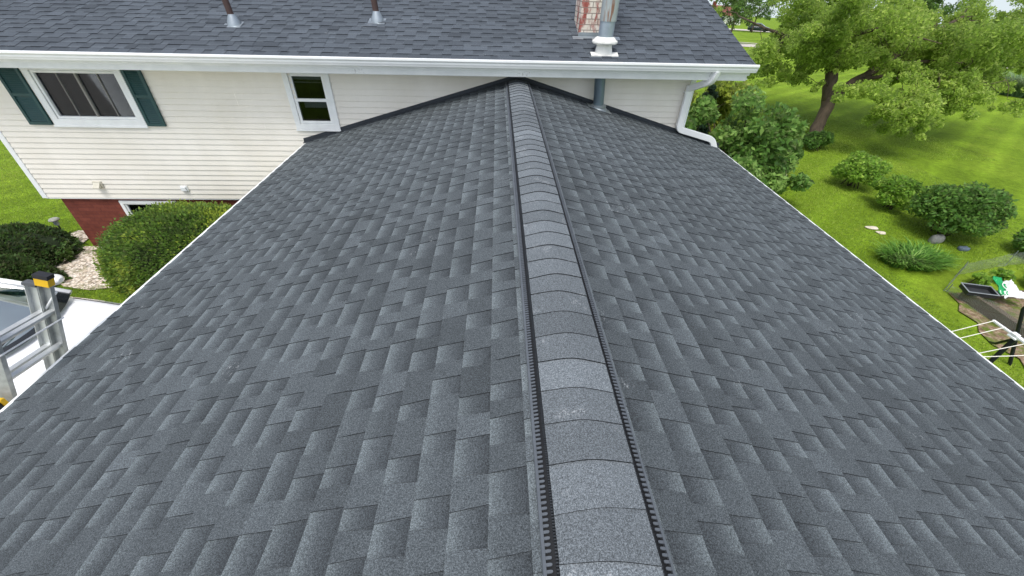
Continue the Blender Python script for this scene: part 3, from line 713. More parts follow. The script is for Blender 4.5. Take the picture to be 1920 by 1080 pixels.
def lump(d, seed):
    r = np.random.default_rng(seed); o = np.zeros(len(d))
    for k in range(7):
        w_ = r.normal(size=3)*(1.5+k*1.1); o += np.sin(d@w_+r.uniform(0, 6.3))/(1.2+k*.6)
    return o
def clipped_bush(name, label, cat, c, rad, cnt, size, m, seed, rough=.05, group=None):
    root = thing(name, label, cat, (c[0], c[1], 0), group); r = np.random.default_rng(seed)
    d = r.normal(size=(cnt, 3)); d /= np.linalg.norm(d, axis=1)[:, None]
    sh = 1+lump(d, seed)*rough+np.where(r.random(cnt) < .06, r.uniform(0, .06, cnt), r.uniform(-.12, .01, cnt))
    p = np.array(c)+d*np.array(rad)*sh[:, None]; keep = p[:, 2] > .02; p, d, sh = p[keep], d[keep], sh[keep]; k = len(p)
    nr = d+r.normal(size=(k, 3))*.75; nr /= np.linalg.norm(nr, axis=1)[:, None]
    a = np.cross(nr, r.normal(size=(k, 3))); a /= np.linalg.norm(a, axis=1)[:, None]; a = a*.6+d*.7; b = np.cross(nr, a); b /= np.linalg.norm(b, axis=1)[:, None]
    s = size*r.uniform(.6, 1.4, k)[:, None]
    q = np.stack([p-a*s*.5, p+b*s*.34, p+a*s*.65, p-b*s*.34], 1)
    t = np.clip(.46+lump(p*1.6, seed+5)*.21+r.normal(0, .15, k)+np.clip((sh-1)*1.5, -.2, .2), 0, 1)  # light and dark of clumps and depths is put into the needle tone
    np_mesh('foliage', q.reshape(-1, 3), np.arange(k*4).reshape(-1, 4), m, root, tone=np.repeat(t, 4))
    # dense inner growth and stems
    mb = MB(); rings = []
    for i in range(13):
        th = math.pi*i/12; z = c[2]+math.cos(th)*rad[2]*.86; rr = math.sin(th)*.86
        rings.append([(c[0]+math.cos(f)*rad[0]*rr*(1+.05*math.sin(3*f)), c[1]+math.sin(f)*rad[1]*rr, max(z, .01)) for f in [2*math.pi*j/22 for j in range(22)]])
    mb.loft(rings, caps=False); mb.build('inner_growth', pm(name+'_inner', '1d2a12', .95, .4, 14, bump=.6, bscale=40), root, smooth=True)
    return root
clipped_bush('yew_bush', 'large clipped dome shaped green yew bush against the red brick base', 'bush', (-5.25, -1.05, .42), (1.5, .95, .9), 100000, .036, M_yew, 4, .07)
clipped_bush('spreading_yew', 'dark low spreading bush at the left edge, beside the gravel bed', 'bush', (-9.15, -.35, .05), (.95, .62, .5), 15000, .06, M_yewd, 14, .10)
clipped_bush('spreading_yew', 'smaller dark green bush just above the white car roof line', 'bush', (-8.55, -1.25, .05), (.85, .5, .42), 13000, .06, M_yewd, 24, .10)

def shrub(name, label, cat, c, rad, cnt, size, m, seed, nclump=26, group=None, aspect=1.0, stems=9):
    root = thing(name, label, cat, (c[0], c[1], tz(c[0], c[1])), group); r = np.random.default_rng(seed); cs_, rs, ns = [], [], []
    c = np.array(c, float); rad = np.array(rad, float)
    for i in range(nclump):
        d = r.normal(size=3); d /= np.linalg.norm(d); d[2] = abs(d[2])*.9-.5*r.random()
        p = c+d*rad*r.uniform(.35, .74)
        if p[2] < .12: p[2] = .12+r.random()*.1
        k = r.uniform(.22, .42)*min(rad[0], rad[1]); cs_.append(p); rs.append((k, k, k*.75)); ns.append(cnt//nclump)
    V, F, T = leaves(cs_, rs, ns, size, .3, .5, seed, aspect, .5, .17)
    keep = (V[:, 2].reshape(-1, 4).min(1) > .01); F = F[keep]
    np_mesh('foliage', V, F, m, root, tone=T)
    mb = MB()
    for i in range(stems):
        q = cs_[i % len(cs_)]; b = np.array([c[0]+r.normal()*.1, c[1]+r.normal()*.1, -.03]); mid = (b+q)/2+np.array([0, 0, .12])
        q = q*.6+np.array([c[0], c[1], c[2]*1.1])*.4; mid = (b+q)/2; mb.tube([b, mid, q], [.014, .010, .005], 6)
    mb.build('stems', M_twig, root, smooth=True)
    return root
G3 = 'round shrubs planted in a row on the right lawn'
shrub('round_shrub', 'farthest and yellowest round shrub of the row on the right lawn', 'shrub', (9.35, 3.25, .42), (.66, .62, .66), 6500, .048, M_viburnum, 31, group=G3)
shrub('round_shrub', 'middle round shrub of the row on the right lawn, loose shoots on top', 'shrub', (9.42, 1.95, .40), (.60, .55, .64), 6000, .048, M_viburnum, 32, group=G3)
shrub('round_shrub', 'largest and darkest round shrub of the row, grey rock at its foot', 'shrub', (9.62, .66, .56), (.90, .85, .86), 19000, .044, M_dkshrub, 33, 60, group=G3)
shrub('leafy_bush', 'low dark bush growing at the foot of the big tree trunk', 'bush', (10.25, 6.35, .25), (.65, .5, .5), 3600, .06, M_dkshrub, 34)
shrub('leafy_bush', 'dark green bush cut off by the right edge behind the netted bed', 'bush', (10.95, -.30, .32), (.6, .6, .5), 5200, .06, M_dkshrub, 35)

# lilac: tall multi-stem shrub at the house corner
def big_shrub(name, label, cat, blobs, per, size, m, seed, base, aspect=1.1, tn=.2):
    root = thing(name, label, cat, (base[0], base[1], 0)); r = np.random.default_rng(seed); cs_, rs, ns = [], [], []
    for (x, y, z, R, Rz) in blobs:
        for i in range(12):
            d = r.normal(size=3); d /= np.linalg.norm(d); p = np.array([x, y, z])+d*np.array([R, R, Rz])*r.uniform(.5, 1)
            p[2] = max(p[2], .15); k = R*r.uniform(.3, .5); cs_.append(p); rs.append((k, k, k*.8)); ns.append(per//12)
    V, F, T = leaves(cs_, rs, ns, size, .25, .5, seed, aspect, .3, tn, droop=.25)
    keep = (V[:, 2].reshape(-1, 4).min(1) > .02); F = F[keep]
    np_mesh('foliage', V, F, m, root, tone=T)
    mb = MB()
    for i in range(0, len(cs_), 2):
        q = cs_[i]; b = np.array([base[0]+r.normal()*.35, base[1]+r.normal()*.35, -.05]); mid = b*.5+q*.5+np.array([r.normal()*.1, r.normal()*.1, .25])
        mb.tube([b, mid, q], [.03, .02, .006], 6)
    mb.build('stems', M_twig, root, smooth=True); return root
big_shrub('lilac_shrub', 'tall broad leaved lilac shrub beside the right corner of the house', 'shrub',
          [(4.6, 3.0, 1.0, .8, .9), (5.6, 3.6, 1.3, .9, 1.0), (6.3, 3.0, 1.0, .85, .9), (6.9, 3.6, .9, .7, .75), (5.4, 2.4, .7, .7, .6), (6.7, 2.5, .5, .6, .45),], 2600, .075, M_lilac, 41, (5.7, 3.3))
big_shrub('forsythia_shrub', 'yellow green shrub behind the downspout and the lilac', 'shrub',
          [(4.9, 6.3, 1.7, .9, 1.3), (6.0, 6.6, 1.5, .9, 1.2), (7.0, 6.5, 1.2, .8, 1.0), (4.2, 5.6, 1.7, .7, 1.3), (5.0, 5.3, 1.6, .6, 1.1), (6.4, 5.4, 1.3, .7, 1.0)], 2000, .075, M_forsy, 42, (5.4, 6.3))
big_shrub('dark_evergreen', 'small dark upright evergreen between the yellow green shrub and the lilac', 'shrub',
          [(5.62, 5.1, 1.3, .22, .55), (5.62, 5.1, .7, .3, .6), (5.62, 5.1, 1.8, .16, .35)], 1500, .045, M_ever, 43, (5.62, 5.1))

# big maple
def tree(name, label, trunk, limbs, clumps, per, size, m, seed, group=None, extra=0):
    b = trunk[0][0]; root = thing(name, label, 'tree', (b[0], b[1], tz(b[0], b[1])), group)
    def bend(pts, seed):
        rr = random.Random(seed); out = []
        for (p, r1), (q, r2) in zip(pts[:-1], pts[1:]):
            p, q = Vector(p), Vector(q)
            for i in range(4):
                t = i/4; out.append((p.lerp(q, t)+Vector((rr.gauss(0, 1), rr.gauss(0, 1), 0))*.06*(r1+r2)*(.0 if i == 0 else 1), (r1*(1-t)+r2*t)*rr.uniform(.95, 1.06)))
        out.append((Vector(pts[-1][0]), pts[-1][1])); return out
    mb = MB(); tp = bend(trunk, seed); mb.tube([p for p, _ in tp], [r for _, r in tp], 14); mb.build('trunk', M_bark, root, smooth=True)
    tips = [Vector(trunk[-1][0])]
    for li, lb in enumerate(limbs):
        mb = MB(); lp = bend(lb, seed+li+1); mb.tube([p for p, _ in lp], [r for _, r in lp], 9); mb.build('limb', M_bark, root, smooth=True)
        tips += [p for p, _ in lp[2::2]]
    r = np.random.default_rng(seed); mb = MB()
    for i, c in enumerate(clumps):
        v = Vector(c[:3]); t = min(tips, key=lambda q: (q-v).length); ln = (t-v).length
        if ln > 1.5: continue
        pp = [t.lerp(v, q)+Vector((r.normal(), r.normal(), r.normal()))*.06*ln*(0 < q < 1)+Vector((0, 0, .5*q*(1-q)*ln)) for q in (0, .2, .4, .6, .8, 1)]
        mb.tube(pp, [.016, .014, .011, .009, .006, .003], 5)
    tag(mb.build('branches', M_bark, root, smooth=True), kind='stuff')
    cs_, rs, ns = [], [], []
    for c in clumps:
        R = c[3] if len(c) > 3 else .75
        for k in range(4):
            d = r.normal(size=3)*R*.5; d[2] *= .6
            q = R*r.uniform(.35, .6); cs_.append(np.array(c[:3])+d); rs.append((q, q, q*.8)); ns.append(int(per*R*R/4*r.uniform(.6, 1.4)))
    V, F, T = leaves(cs_, rs, ns, size, .1, .45, seed, 1.15, 0, .2, droop=.5)
    np_mesh('crown', V, F, m, root, tone=T); return root
low = [(11.17, 5.51, 1.4), (12.1, 5.9, 1.5), (13.05, 6.09, 1.5), (10.96, 6.13, 1.9), (11.3, 5.2, 1.05, .5), (12.6, 5.7, 1.15, .5), (14.24, 6.63, 1.6), (15.39, 7.19, 1.7), (16.58, 7.75, 1.85), (17.94, 8.66, 2.3), (17.56, 9.02, 2.75), (8.43, 10.27, 2.9), (8.6, 9.2, 2.3), (9.0, 8.6, 1.9, .6), (9.79, 9.87, 2.5), (9.66, 7.95, 2.0, .5), (10.53, 11.04, 3.2), (9.12, 11.33, 3.5), (8.32, 11.23, 3.3), (10.77, 10.2, 3.0), (11.34, 9.83, 3.3), (11.6, 8.7, 2.8), (11.41, 8.42, 3.2), (12.2, 7.5, 2.7), (12.5, 6.7, 2.2), (13.55, 7.07, 2.2), (13.17, 8.16, 2.9), (14.22, 7.91, 2.64), (15.85, 8.22, 2.31), (16.03, 8.88, 3.18), (14.94, 9.13, 3.45), (13.49, 9.28, 3.56), (12.21, 9.48, 3.75), (17.94, 9.75, 3.61), (9.7, 8.4, 2.5, .6), (8.8, 8.1, 1.5, .5), (13.8, 6.0, 1.6, .5), (11.9, 5.3, 1.6, .6)]
rr = random.Random(3); up = []
while len(up) < 64:
    x, y, z = rr.uniform(8.2, 18), rr.uniform(6.5, 11.5), rr.uniform(1.9, 3.4)
    if z > 2.0+abs(x-12.5)*.05 and not (10.2 < x < 11.8 and y < 8.6): up.append((x, y, z, rr.uniform(.6, .9)))
while len(up) < 90:
    x, y, z = rr.uniform(7.5, 18.5), rr.uniform(5.5, 13), rr.uniform(2.9, 8.4)
    e = ((x-12.9)/5.8)**2+((y-8.9)/3.9)**2+((z-4.8)/3.7)**2
    if .30 < e < 1.05: up.append((x, y, z, rr.uniform(.75, 1.05)))
sprays = []
for c in low:
    for k in range(3):
        sprays.append((c[0]+rr.gauss(0, .75), c[1]+rr.gauss(0, .6), c[2]-rr.uniform(-.15, .3), rr.uniform(.22, .36)))
sprays = [c for c in sprays if c[2] > .45 and not (c[0] < 11.3 and c[1] < 7.3 and c[2] < 1.7)]
def gap(c):
    a, b, v = Vector((6.9, 7.3, 3.45)), Vector((10.6, 12.9, 2.5)), Vector(c[:3]); t = max(0, min(1, (v-a).dot(b-a)/(b-a).length_squared)); return (a.lerp(b, t)-v).length < 1.0+c[3]*.4
maple = tree('maple_tree', 'big leaning maple tree with a forked trunk on the right lawn', [((10.72, 7.05, -.1), .29), ((10.72, 7.1, .1), .21), ((10.85, 7.35, .7), .185), ((11.02, 7.65, 1.3), .21)],
     [[((10.98, 7.6, 1.2), .19), ((10.95, 7.95, 2.0), .18), ((10.85, 8.4, 2.9), .17), ((11.0, 8.8, 4.2), .12), ((11.3, 9.1, 6.0), .06)],
      [((11.05, 7.65, 1.25), .19), ((11.6, 7.8, 1.62), .16), ((12.3, 8.0, 2.0), .13), ((13.6, 8.5, 2.75), .09), ((15.2, 8.8, 3.6), .05)],
      [((11.9, 7.9, 1.8), .07), ((12.6, 7.3, 2.1), .045), ((13.6, 6.8, 2.2), .025), ((14.6, 6.6, 2.0), .01)],
      [((10.9, 8.1, 2.3), .09), ((10.0, 8.6, 2.8), .07), ((9.0, 9.4, 3.1), .04), ((8.3, 10.2, 3.4), .02)],
      [((10.85, 8.4, 2.9), .08), ((11.5, 7.6, 3.3), .05), ((12.0, 6.6, 3.2), .025), ((12.3, 6.0, 3.1), .008)],
      [((12.9, 8.2, 2.3), .07), ((14.4, 8.0, 2.4), .05), ((16.2, 8.0, 2.3), .03), ((17.6, 8.6, 2.7), .015)],
      [((10.98, 8.7, 3.9), .09), ((12.4, 9.4, 5.2), .06), ((13.8, 10, 6.4), .03)],
      [((11.05, 8.85, 4.4), .08), ((10.0, 9.5, 5.6), .05), ((9.2, 9.9, 6.6), .02)]],
     [c for c in [c if len(c) > 3 else c+(.62,) for c in low]+up+sprays if not gap(c)], 3300, .046, M_maple, 5)

# street trees and bushes farther off
def far_tree(x, y, h, R, label, seed, m=M_far, cz=.65):
    z0 = tz(x, y); rr = random.Random(seed); cl = []
    while len(cl) < 22:
        d = Vector((rr.uniform(-1, 1), rr.uniform(-1, 1), rr.uniform(-1, 1)))
        if d.length < 1: cl.append((x+d.x*R, y+d.y*R, z0+h*cz+d.z*h*.36, R*.36))
    return tree('street_tree', label, [((x, y, z0-.1), .16), ((x+.1, y, z0+h*.3), .12), ((x, y+.1, z0+h*.7), .05)], [[((x+.08, y, z0+h*.28), .08), ((x-R*.5, y, z0+h*.6), .03)], [((x+.08, y, z0+h*.35), .08), ((x+R*.5, y+.3, z0+h*.65), .03)]], cl, 150/(R*.36)**0.5*1.0, .16, m, seed, 'trees along the far street')
far_tree(29.0, 52.5, 6.2, 2.6, 'young street tree with a thin trunk left of the dark parked car', 61)
far_tree(46, 62, 8.0, 3.6, 'broad street tree standing behind the dark parked car', 62)
far_tree(58, 58, 8.5, 3.8, 'second broad street tree right of the dark parked car', 63)
far_tree(74, 50, 8.5, 4.0, 'rightmost street tree, behind the outer branches of the maple', 64)
far_tree(55, 96, 9, 4.0, 'distant tree in front of the white house with red roof', 65)

# ornamental grass clumps
def grass_clump(name, label, c, R, h, nblade, m, seed, cat='grass clump', wid=.012):
    root = thing(name, label, cat, (c[0], c[1], tz(c[0], c[1]))); r = np.random.default_rng(seed); k = nblade; z0 = tz(c[0], c[1])
    ang = r.uniform(0, 2*np.pi, k); rad = np.sqrt(r.random(k))
    b = np.stack([c[0]+np.cos(ang)*rad*R[0]*.6, c[1]+np.sin(ang)*rad*R[1]*.6, np.full(k, z0)], 1)
    ln = h*r.uniform(.6, 1.25, k); a2 = ang+r.normal(0, .6, k); dr = np.stack([np.cos(a2), np.sin(a2), np.zeros(k)], 1)
    sd_ = np.stack([-np.sin(a2), np.cos(a2), np.zeros(k)], 1)*wid
    rows = []
    for t in (0, .35, .7, 1.0):
        p = b+dr*(ln*(.15*t+.75*t*t)*(.4+rad*.6))[:, None]; p[:, 2] += ln*(1.15*t-.55*t*t)
        ww = (1-t*.9); rows.append(p-sd_*ww); rows.append(p+sd_*ww)
    V = np.stack(rows, 1); F = []
    idx = np.arange(k)[:, None]*8
    F = np.concatenate([idx+np.array([[2*j, 2*j+1, 2*j+3, 2*j+2]]) for j in range(3)], 0)
    T = np.repeat(np.clip(r.normal(.5, .28, k), 0, 1), 8)
    np_mesh('blades', V.reshape(-1, 3), F, m, root, tone=T)
    mb = MB(); mb.lathe([(R[0]*.3, -.03), (R[0]*.25, h*.1), (R[0]*.1, h*.2), (.01, h*.28)], (c[0], c[1], z0), 14); mb.build('crown_base', pm(name+'_base', '2c3d18', .9, .3, 20), root, smooth=True)
    return root
grass_clump('daylily_clump', 'arching strap leaved clump on the lawn below the grey rock', (7.95, -.5, 0), (.95, .55), .34, 900, M_daylily, 71, wid=.02)
grass_clump('ornamental_grass', 'tall ornamental grass at the right edge beyond the lawn', (31.5, 19.2, 0), (1.6, 1.6), 1.6, 1400, leaf_mat('blue_green_blades', L('3c5a35'), L('5a7a4c'), L('8ba27c'), .3), 72, wid=.03)

# lawn blades near the house (stuff)
def lawn_blades():
    r = np.random.default_rng(8); P = []
    for (x0, x1, y0, y1, k) in ((3.4, 12.5, -5.2, 5.5, 95000), (4, 16, 5.5, 11, 40000), (-15, -8.5, -.5, 6, 42000), (-9.5, -5.2, -1.95, -1.28, 9000)):
        P.append(np.stack([r.uniform(x0, x1, k), r.uniform(y0, y1, k)], 1))
    P = np.concatenate(P); x, y = P[:, 0], P[:, 1]
    ok = ~((x > 7.35) & (x < 11) & (y > -4.5) & (y < -.75-.0*x))
    ok &= ~((x < 0) & (x > -9.05) & (y < .6) & (y > -1.26) & (x < -7.0))
    ok &= (np.hypot(x-8, y+1) < 13.5-3.5*r.random(len(x))) | (x < 0)
    P = P[ok]; k = len(P); z = np.array([tz(a, b) for a, b in P])
    h = r.uniform(.02, .045, k); a = r.uniform(0, 2*np.pi, k); w_ = r.uniform(.004, .009, k)
    b0 = np.stack([P[:, 0], P[:, 1], z], 1); sd_ = np.stack([np.cos(a), np.sin(a), np.zeros(k)], 1)*w_[:, None]
    tip = b0+np.stack([r.normal(0, .022, k), r.normal(0, .022, k), h], 1)
    V = np.stack([b0-sd_, b0+sd_, tip], 1).reshape(-1, 3); F = np.arange(k*3).reshape(-1, 3)
    pn = np.sin(P[:, 0]*1.7+np.sin(P[:, 1]*1.3)*1.5)*.12+np.sin(P[:, 0]*.6-P[:, 1]*.9)*.12
    T = np.repeat(np.clip(.48+pn+r.normal(0, .17, k), 0, 1), 3)
    tag(np_mesh('lawn_grass', V, F, M_blade, tone=T), 'short mown green grass of the lawns', 'grass', kind='stuff')
lawn_blades()

# stones
def rock(name, label, c, s, m, seed, cat='rock'):
    r = np.random.default_rng(seed); mb = MB(); rings = []; w3_ = r.normal(size=(3, 3))*2.2
    for i in range(9):
        th = math.pi*i/8
        ring = []
        for j in range(14):
            f = 2*math.pi*j/14; d = np.array([math.sin(th)*math.cos(f), math.sin(th)*math.sin(f), math.cos(th)])
            k = 1+.10*sum(math.sin(float(d@w3_[q])+q) for q in range(3))
            d = np.sign(d)*np.abs(d)**.75
            ring.append((c[0]+d[0]*s[0]*k, c[1]+d[1]*s[1]*k, c[2]+d[2]*s[2]*k))
        rings.append(ring)
    mb.loft(rings); return tag(mb.build(name, m, smooth='auto', loc=(c[0], c[1], 0)), label, cat)
rock('rock', 'grey boulder at the foot of the large dark round shrub', (9.16, .30, .05), (.15, .09, .10), M_stone, 1)
rock('rock', 'small bluish stone in the shade right of the grey boulder', (9.5, 0.0, .02), (.10, .07, .05), pm('blue_stone', '5c6a78', .8, .2, 10), 2)
for i, (x, y, s, lb) in enumerate([(8.2, .9, .13, 'pale flat stone in the grass left of the large dark shrub'), (8.25, .68, .10, 'smaller pale flat stone just below the other one in the grass'), (7.75, 4.0, .22, 'pale flat stone in the grass beside the lilac')]):
    rock('flat_stone', lb, (x, y, .006), (s, s*.55, .022), M_pale, 10+i, 'stone')

# path light
pl_ = thing('path_light', 'small grey solar path light on a stake beside the gravel bed', 'garden light', (-9.1, .46, 0))
mb = MB(); mb.tube([(-9.1, .46, -.05), (-9.1, .46, .26)], .014, 8); mb.build('stake', M_black, pl_, smooth=True)
mb = MB(); mb.lathe([(.03, .22), (.045, .25), (.045, .31), (.03, .32)], (-9.1, .46, 0), 14); mb.build('lens', M_lamp, pl_, smooth='auto')
mb = MB(); mb.lathe([(.03, .318), (.085, .33), (.088, .345), (.07, .365), (.02, .37)], (-9.1, .46, 0), 16); mb.build('cap', pm('grey_cap', '9a9a90', .5, .1, 12), pl_, smooth='auto')

# ------------------------------------------------------------------ ladder
A = Vector((-3.625, -4.735, 2.06)); D = Vector((.17, .10, .58)).normalized(); S = Vector((0, 1, 0)); S = (S-D*S.dot(D)).normalized(); Wn = D.cross(S).normalized()
if Wn.x > 0: Wn = -Wn      # away from the roof
LAD0 = A-D*(A.z/D.z)
lad = thing('extension_ladder', 'aluminium extension ladder with yellow and black end cap, leaning on the left eave', 'ladder', tuple(LAD0))
T = (A.z)/D.z
def lp(t, s, n): return tuple(A+D*t+S*s+Wn*n)
def channel(t0, t1, s, n0, n1, th, flange, dirn):
    prof = [(s, n0), (s+dirn*flange, n0), (s+dirn*flange, n0+th), (s+dirn*th, n0+th), (s+dirn*th, n1-th), (s+dirn*flange, n1-th), (s+dirn*flange, n1), (s, n1)]
    if dirn > 0: prof.reverse()
    return [[lp(t, a, b) for a, b in prof] for t in (t0, t1)]
WID = .455
for sec, (n0, n1, inset, ttop, tbot, mm) in enumerate(((.004, .082, 0.0, .585, -T+.35, M_alud), (.088, .166, .0, .52, -T, M_alu))):
    for sd_, s in ((0, 0.0), (1, -WID)):
        dirn = -1 if sd_ == 0 else 1
        mb = MB(); mb.loft(channel(tbot, ttop, s+inset*dirn, n0, n1, .004, .032, dirn)); rl = mb.build('rail', mm, lad)
        # end cap
        s0, s1 = sorted((s+.006*(-dirn), s+dirn*.040))
        def cap(t0, t1, e):
            m_ = MB(); m_.loft([[lp(t, a, b) for a, b in ((s0-e, n0-e), (s1+e, n0-e), (s1+e, n1+e), (s0-e, n1+e))] for t in (t0, t1)]); return m_
        if sec == 0:
            cap(ttop-.055, ttop+.004, .003).build('cap_collar', M_yel, rl); cap(ttop+.0045, ttop+.035, .006).build('end_cap', M_blk, rl)
        else: cap(ttop-.01, ttop+.012, .002).build('end_cap', pm('grey_cap_ribbed', '55585c', .6, .2, 40), rl)
    t = -T+.3
    while t < ttop-.05:
        mb = MB(); nc = (n0+n1)/2; off = .0 if sec else .035
        pr = [(.018, -.016), (.018, .016), (.008, .020), (-.010, .014), (-.014, 0), (-.010, -.014), (.008, -.020)]
        if tbot+.1 < t+off < ttop-.02: mb.loft([[lp(t+off+a, s, nc+b) for a, b in pr] for s in (-.004, -WID+.004)]); mb.build('rung', M_alu, lad, smooth='auto')
        t += .305
for s in (.004, -WID-.004):
    mb = MB(); mb.loft([[lp(t, a, b) for a, b in ((s-.03, .07), (s+.03, .07), (s+.03, .19), (s-.03, .19))] for t in (-T-.005, -T+.05)]); mb.build('foot', M_blk, lad)
mb = MB(); mb.tube([lp(.24, .012, .0), lp(.24, -WID-.012, .0)], .006, 8); mb.tube([lp(.47, .0, .0), lp(.30, -.01, .09)], .008, 8); mb.build('guide_rod', M_white, lad)
mb = MB(); q = Vector((-3.67, -5.30, 2.05)); mb.bbox((q.x-.06, q.y-.05, q.z-.10), (q.x+.03, q.y+.03, q.z+.005), .01); ft = mb.build('standoff_pad', M_blk, lad)
mb = MB(); mb.bbox((q.x-.062, q.y+.0305, q.z-.05), (q.x+.032, q.y+.06, q.z+.01), .004); mb.build('pad_band', M_yel, ft)

# ------------------------------------------------------------------ cars
def car(name, label, ox, oy, oz, heading, paint, suv=False):
    root = thing(name, label, 'car', (ox, oy, oz))
    k = 1.12 if suv else 1.0
    # stations along x (front +), half widths and heights
    st = [(2.32, .60, .30, .52, .62), (2.26, .74, .22, .58, .70), (2.05, .84, .19, .62, .78), (1.7, .88, .19, .66, .86), (1.25, .90, .19, .70, .93), (.95, .905, .19, .72, .965), (.3, .91, .19, .73, .97), (-.9, .91, .19, .74, .98), (-1.8, .89, .2, .76, .99), (-2.15, .83, .24, .74, .96), (-2.26, .70, .34, .66, .86)]
    def sec(x, hw, zb_, zs, zt):
        half = [(0, zt+.012), (.35*hw, zt+.008), (.62*hw, zt-.008), (.84*hw, zt-.05), (.95*hw, zt-.12), (hw, zs), (hw*.985, (zs+zb_)/2), (hw*.93, zb_+.03), (hw*.85, zb_)]
        pts = [(x, y, z*k) for y, z in half]+[(x, -y, z*k) for y, z in reversed(half[1:])]
        return pts
    R = lambda p: tuple(Vector((ox, oy, oz))+Matrix.Rotation(heading, 3, 'Z') @ Vector(p))
    def rr_(rings): return [[R(p) for p in r] for r in rings]
    mb = MB(); mb.loft(rr_([sec(*s) for s in st])); body = mb.build('body', paint, root, smooth='auto')
    # greenhouse
    def ws(u, v):   # windshield
        x = 1.33-.30*u*u-v*(1.02-.05*u*u); y = u*(.80-.20*v); z = .985+v*.475-.05*u*u*v-.02*u*u; return (x, y, z*k)
    def surf(fn, nu, nv, flip=False):
        m_ = MB(); m_.add([R(fn(-1+2*i/nu, j/nv)) for j in range(nv+1) for i in range(nu+1)], [((j*(nu+1)+i), (j*(nu+1)+i+1), ((j+1)*(nu+1)+i+1), ((j+1)*(nu+1)+i)) for j in range(nv) for i in range(nu)]); return m_
    surf(ws, 16, 8).build('windshield', M_wind, root, smooth=True)
    m_ = surf(lambda u, v: tuple(Vector(ws(u, -.03+.075*v*(1+.9*u*u)))+Vector((.002, 0, .006))), 16, 3); m_.build('windshield_cowl', M_cowl, root, smooth=True)
    rl = 1.9 if suv else 1.45
    def roof(u, v): return (.31-.05*u*u*(1-v)+.0-v*rl, u*(.60-.02*v), (1.46-.05*u*u+.025*math.sin(math.pi*min(1, v*.9+.1))-.04*v*v)*k)
    surf(roof, 12, 8).build('roof', paint, root, smooth=True)
    def rear(u, v): a = Vector(roof(u, 1)); b = Vector((-(2.0 if suv else 1.85)+.15*u*u*-1, u*.74, 1.0*k)); return tuple(a.lerp(b, v))
    surf(rear, 10, 4).build('rear_window', M_wind, root, smooth=True)
    for s in (-1, 1):
        def side(u, v):
            t = (u+1)/2; top = Vector(roof(s, t)); lowx = 1.03-t*2.9; b = Vector((lowx if not suv else lowx-.1*t, s*(.80-.05*t), .975*k)); return tuple(b.lerp(top, v))
        surf(side, 12, 3).build('side_window', M_wind, root, smooth=True)
        m_ = MB(); m_.tube([R(Vector(ws(s, 0))+Vector((.02, s*.012, -.01))), R(Vector(ws(s, .5))+Vector((0, s*.012, .012))), R(Vector(ws(s, 1))+Vector((0, 0, .005))), R(roof(s, .5)), R(roof(s, 1)), R(rear(s, .95))], [.035, .03, .03, .03, .035, .04], 8); m_.build('pillar', paint, root, smooth=True)
        m_ = MB(); c = Vector((.70, s*.98, 1.03*k)); m_.loft(rr_([[(c.x+dx, c.y+s*.12*math.cos(f)*q*.8, c.z+.068*math.sin(f)*q) for f in [2*math.pi*j/14 for j in range(14)]] for dx, q in ((-.08, .88), (-.05, 1.0), (.05, 1.0), (.10, .8), (.13, .4))])); m_.tube([R((.72, s*.84, .98*k)), R((.72, s*.93, 1.01*k))], .025, 8); m_.build('wing_mirror', paint, root, smooth='auto')
        def lampf(u, v): t = (u+1)/2; return (2.24-.50*t+.05*v*(1-t)-.02*(1-t), s*(.60+.255*t+.02*v*0), (.60+.10*t+.11*v-.02*v*v)*k)
        m_ = surf(lampf, 8, 3); hl = m_.build('headlight', M_lamp, root, smooth=True)
        m_ = surf(lambda u, v: tuple(Vector(lampf(.35+.5*u*.9, .25+.4*v))+Vector((.004, s*.006, .006))), 4, 2); m_.build('indicator', M_red, hl, smooth=True)
        for wx in (1.38, -1.38):
            m_ = MB(); q = R((wx, s*.80, .325)); axv = Matrix.Rotation(heading, 3, 'Z') @ Vector((0, s, 0))
            m_.lathe([(.20, -.10), (.30, -.10), (.325, -.07), (.33, 0), (.325, .08), (.30, .11), (.21, .105)], q, 24, axv); wh = m_.build('wheel', M_tyre, root, smooth='auto')
            m_ = MB(); m_.lathe([(.02, .06), (.05, .09), (.16, .085), (.205, .108), (.215, .10), (.21, .05)], q, 20, axv); m_.build('rim', M_rim, wh, smooth='auto')
        m_ = MB(); pts = [R(Vector(ws(s*.1+.35*s, .03))+Vector((.01, 0, .016))), R(Vector(ws(s*.1, .10))+Vector((.01, 0, .03))), R(Vector(ws(s*.1-.5, .09))+Vector((.01, 0, .02)))]; m_.tube(pts, .008, 6); m_.build('wiper', M_blk, root)
    # seams of the bonnet
    for s in (-1, 1):
        m_ = MB(); m_.tube([R((x, s*y*.84, (z-.042)*k)) for x, y, z in ((1.1, .905, .95), (1.35, .90, .91), (1.7, .88, .86), (2.05, .84, .785))], .005, 6); m_.build('bonnet_seam', M_blk, body)
    m_ = MB(); m_.box((-.6, -.55, .70), (.35, .55, .86), Matrix.Translation((ox, oy, oz)) @ Matrix.Rotation(heading, 4, 'Z')); m_.box((.75, -.72, .80), (1.02, .72, .93), Matrix.Translation((ox, oy, oz)) @ Matrix.Rotation(heading, 4, 'Z')); m_.build('interior', M_room, root)
    return root
car('parked_car', 'white car parked on the driveway close to the left eave', -6.98, -3.46, .006, math.radians(-2), M_car)
sx_, sy_ = 59.0, 101.0
car('parked_car', 'dark parked car far away on the street beyond the maple', sx_, sy_, tz(sx_, sy_)+.1, math.radians(-25), M_suv, True)

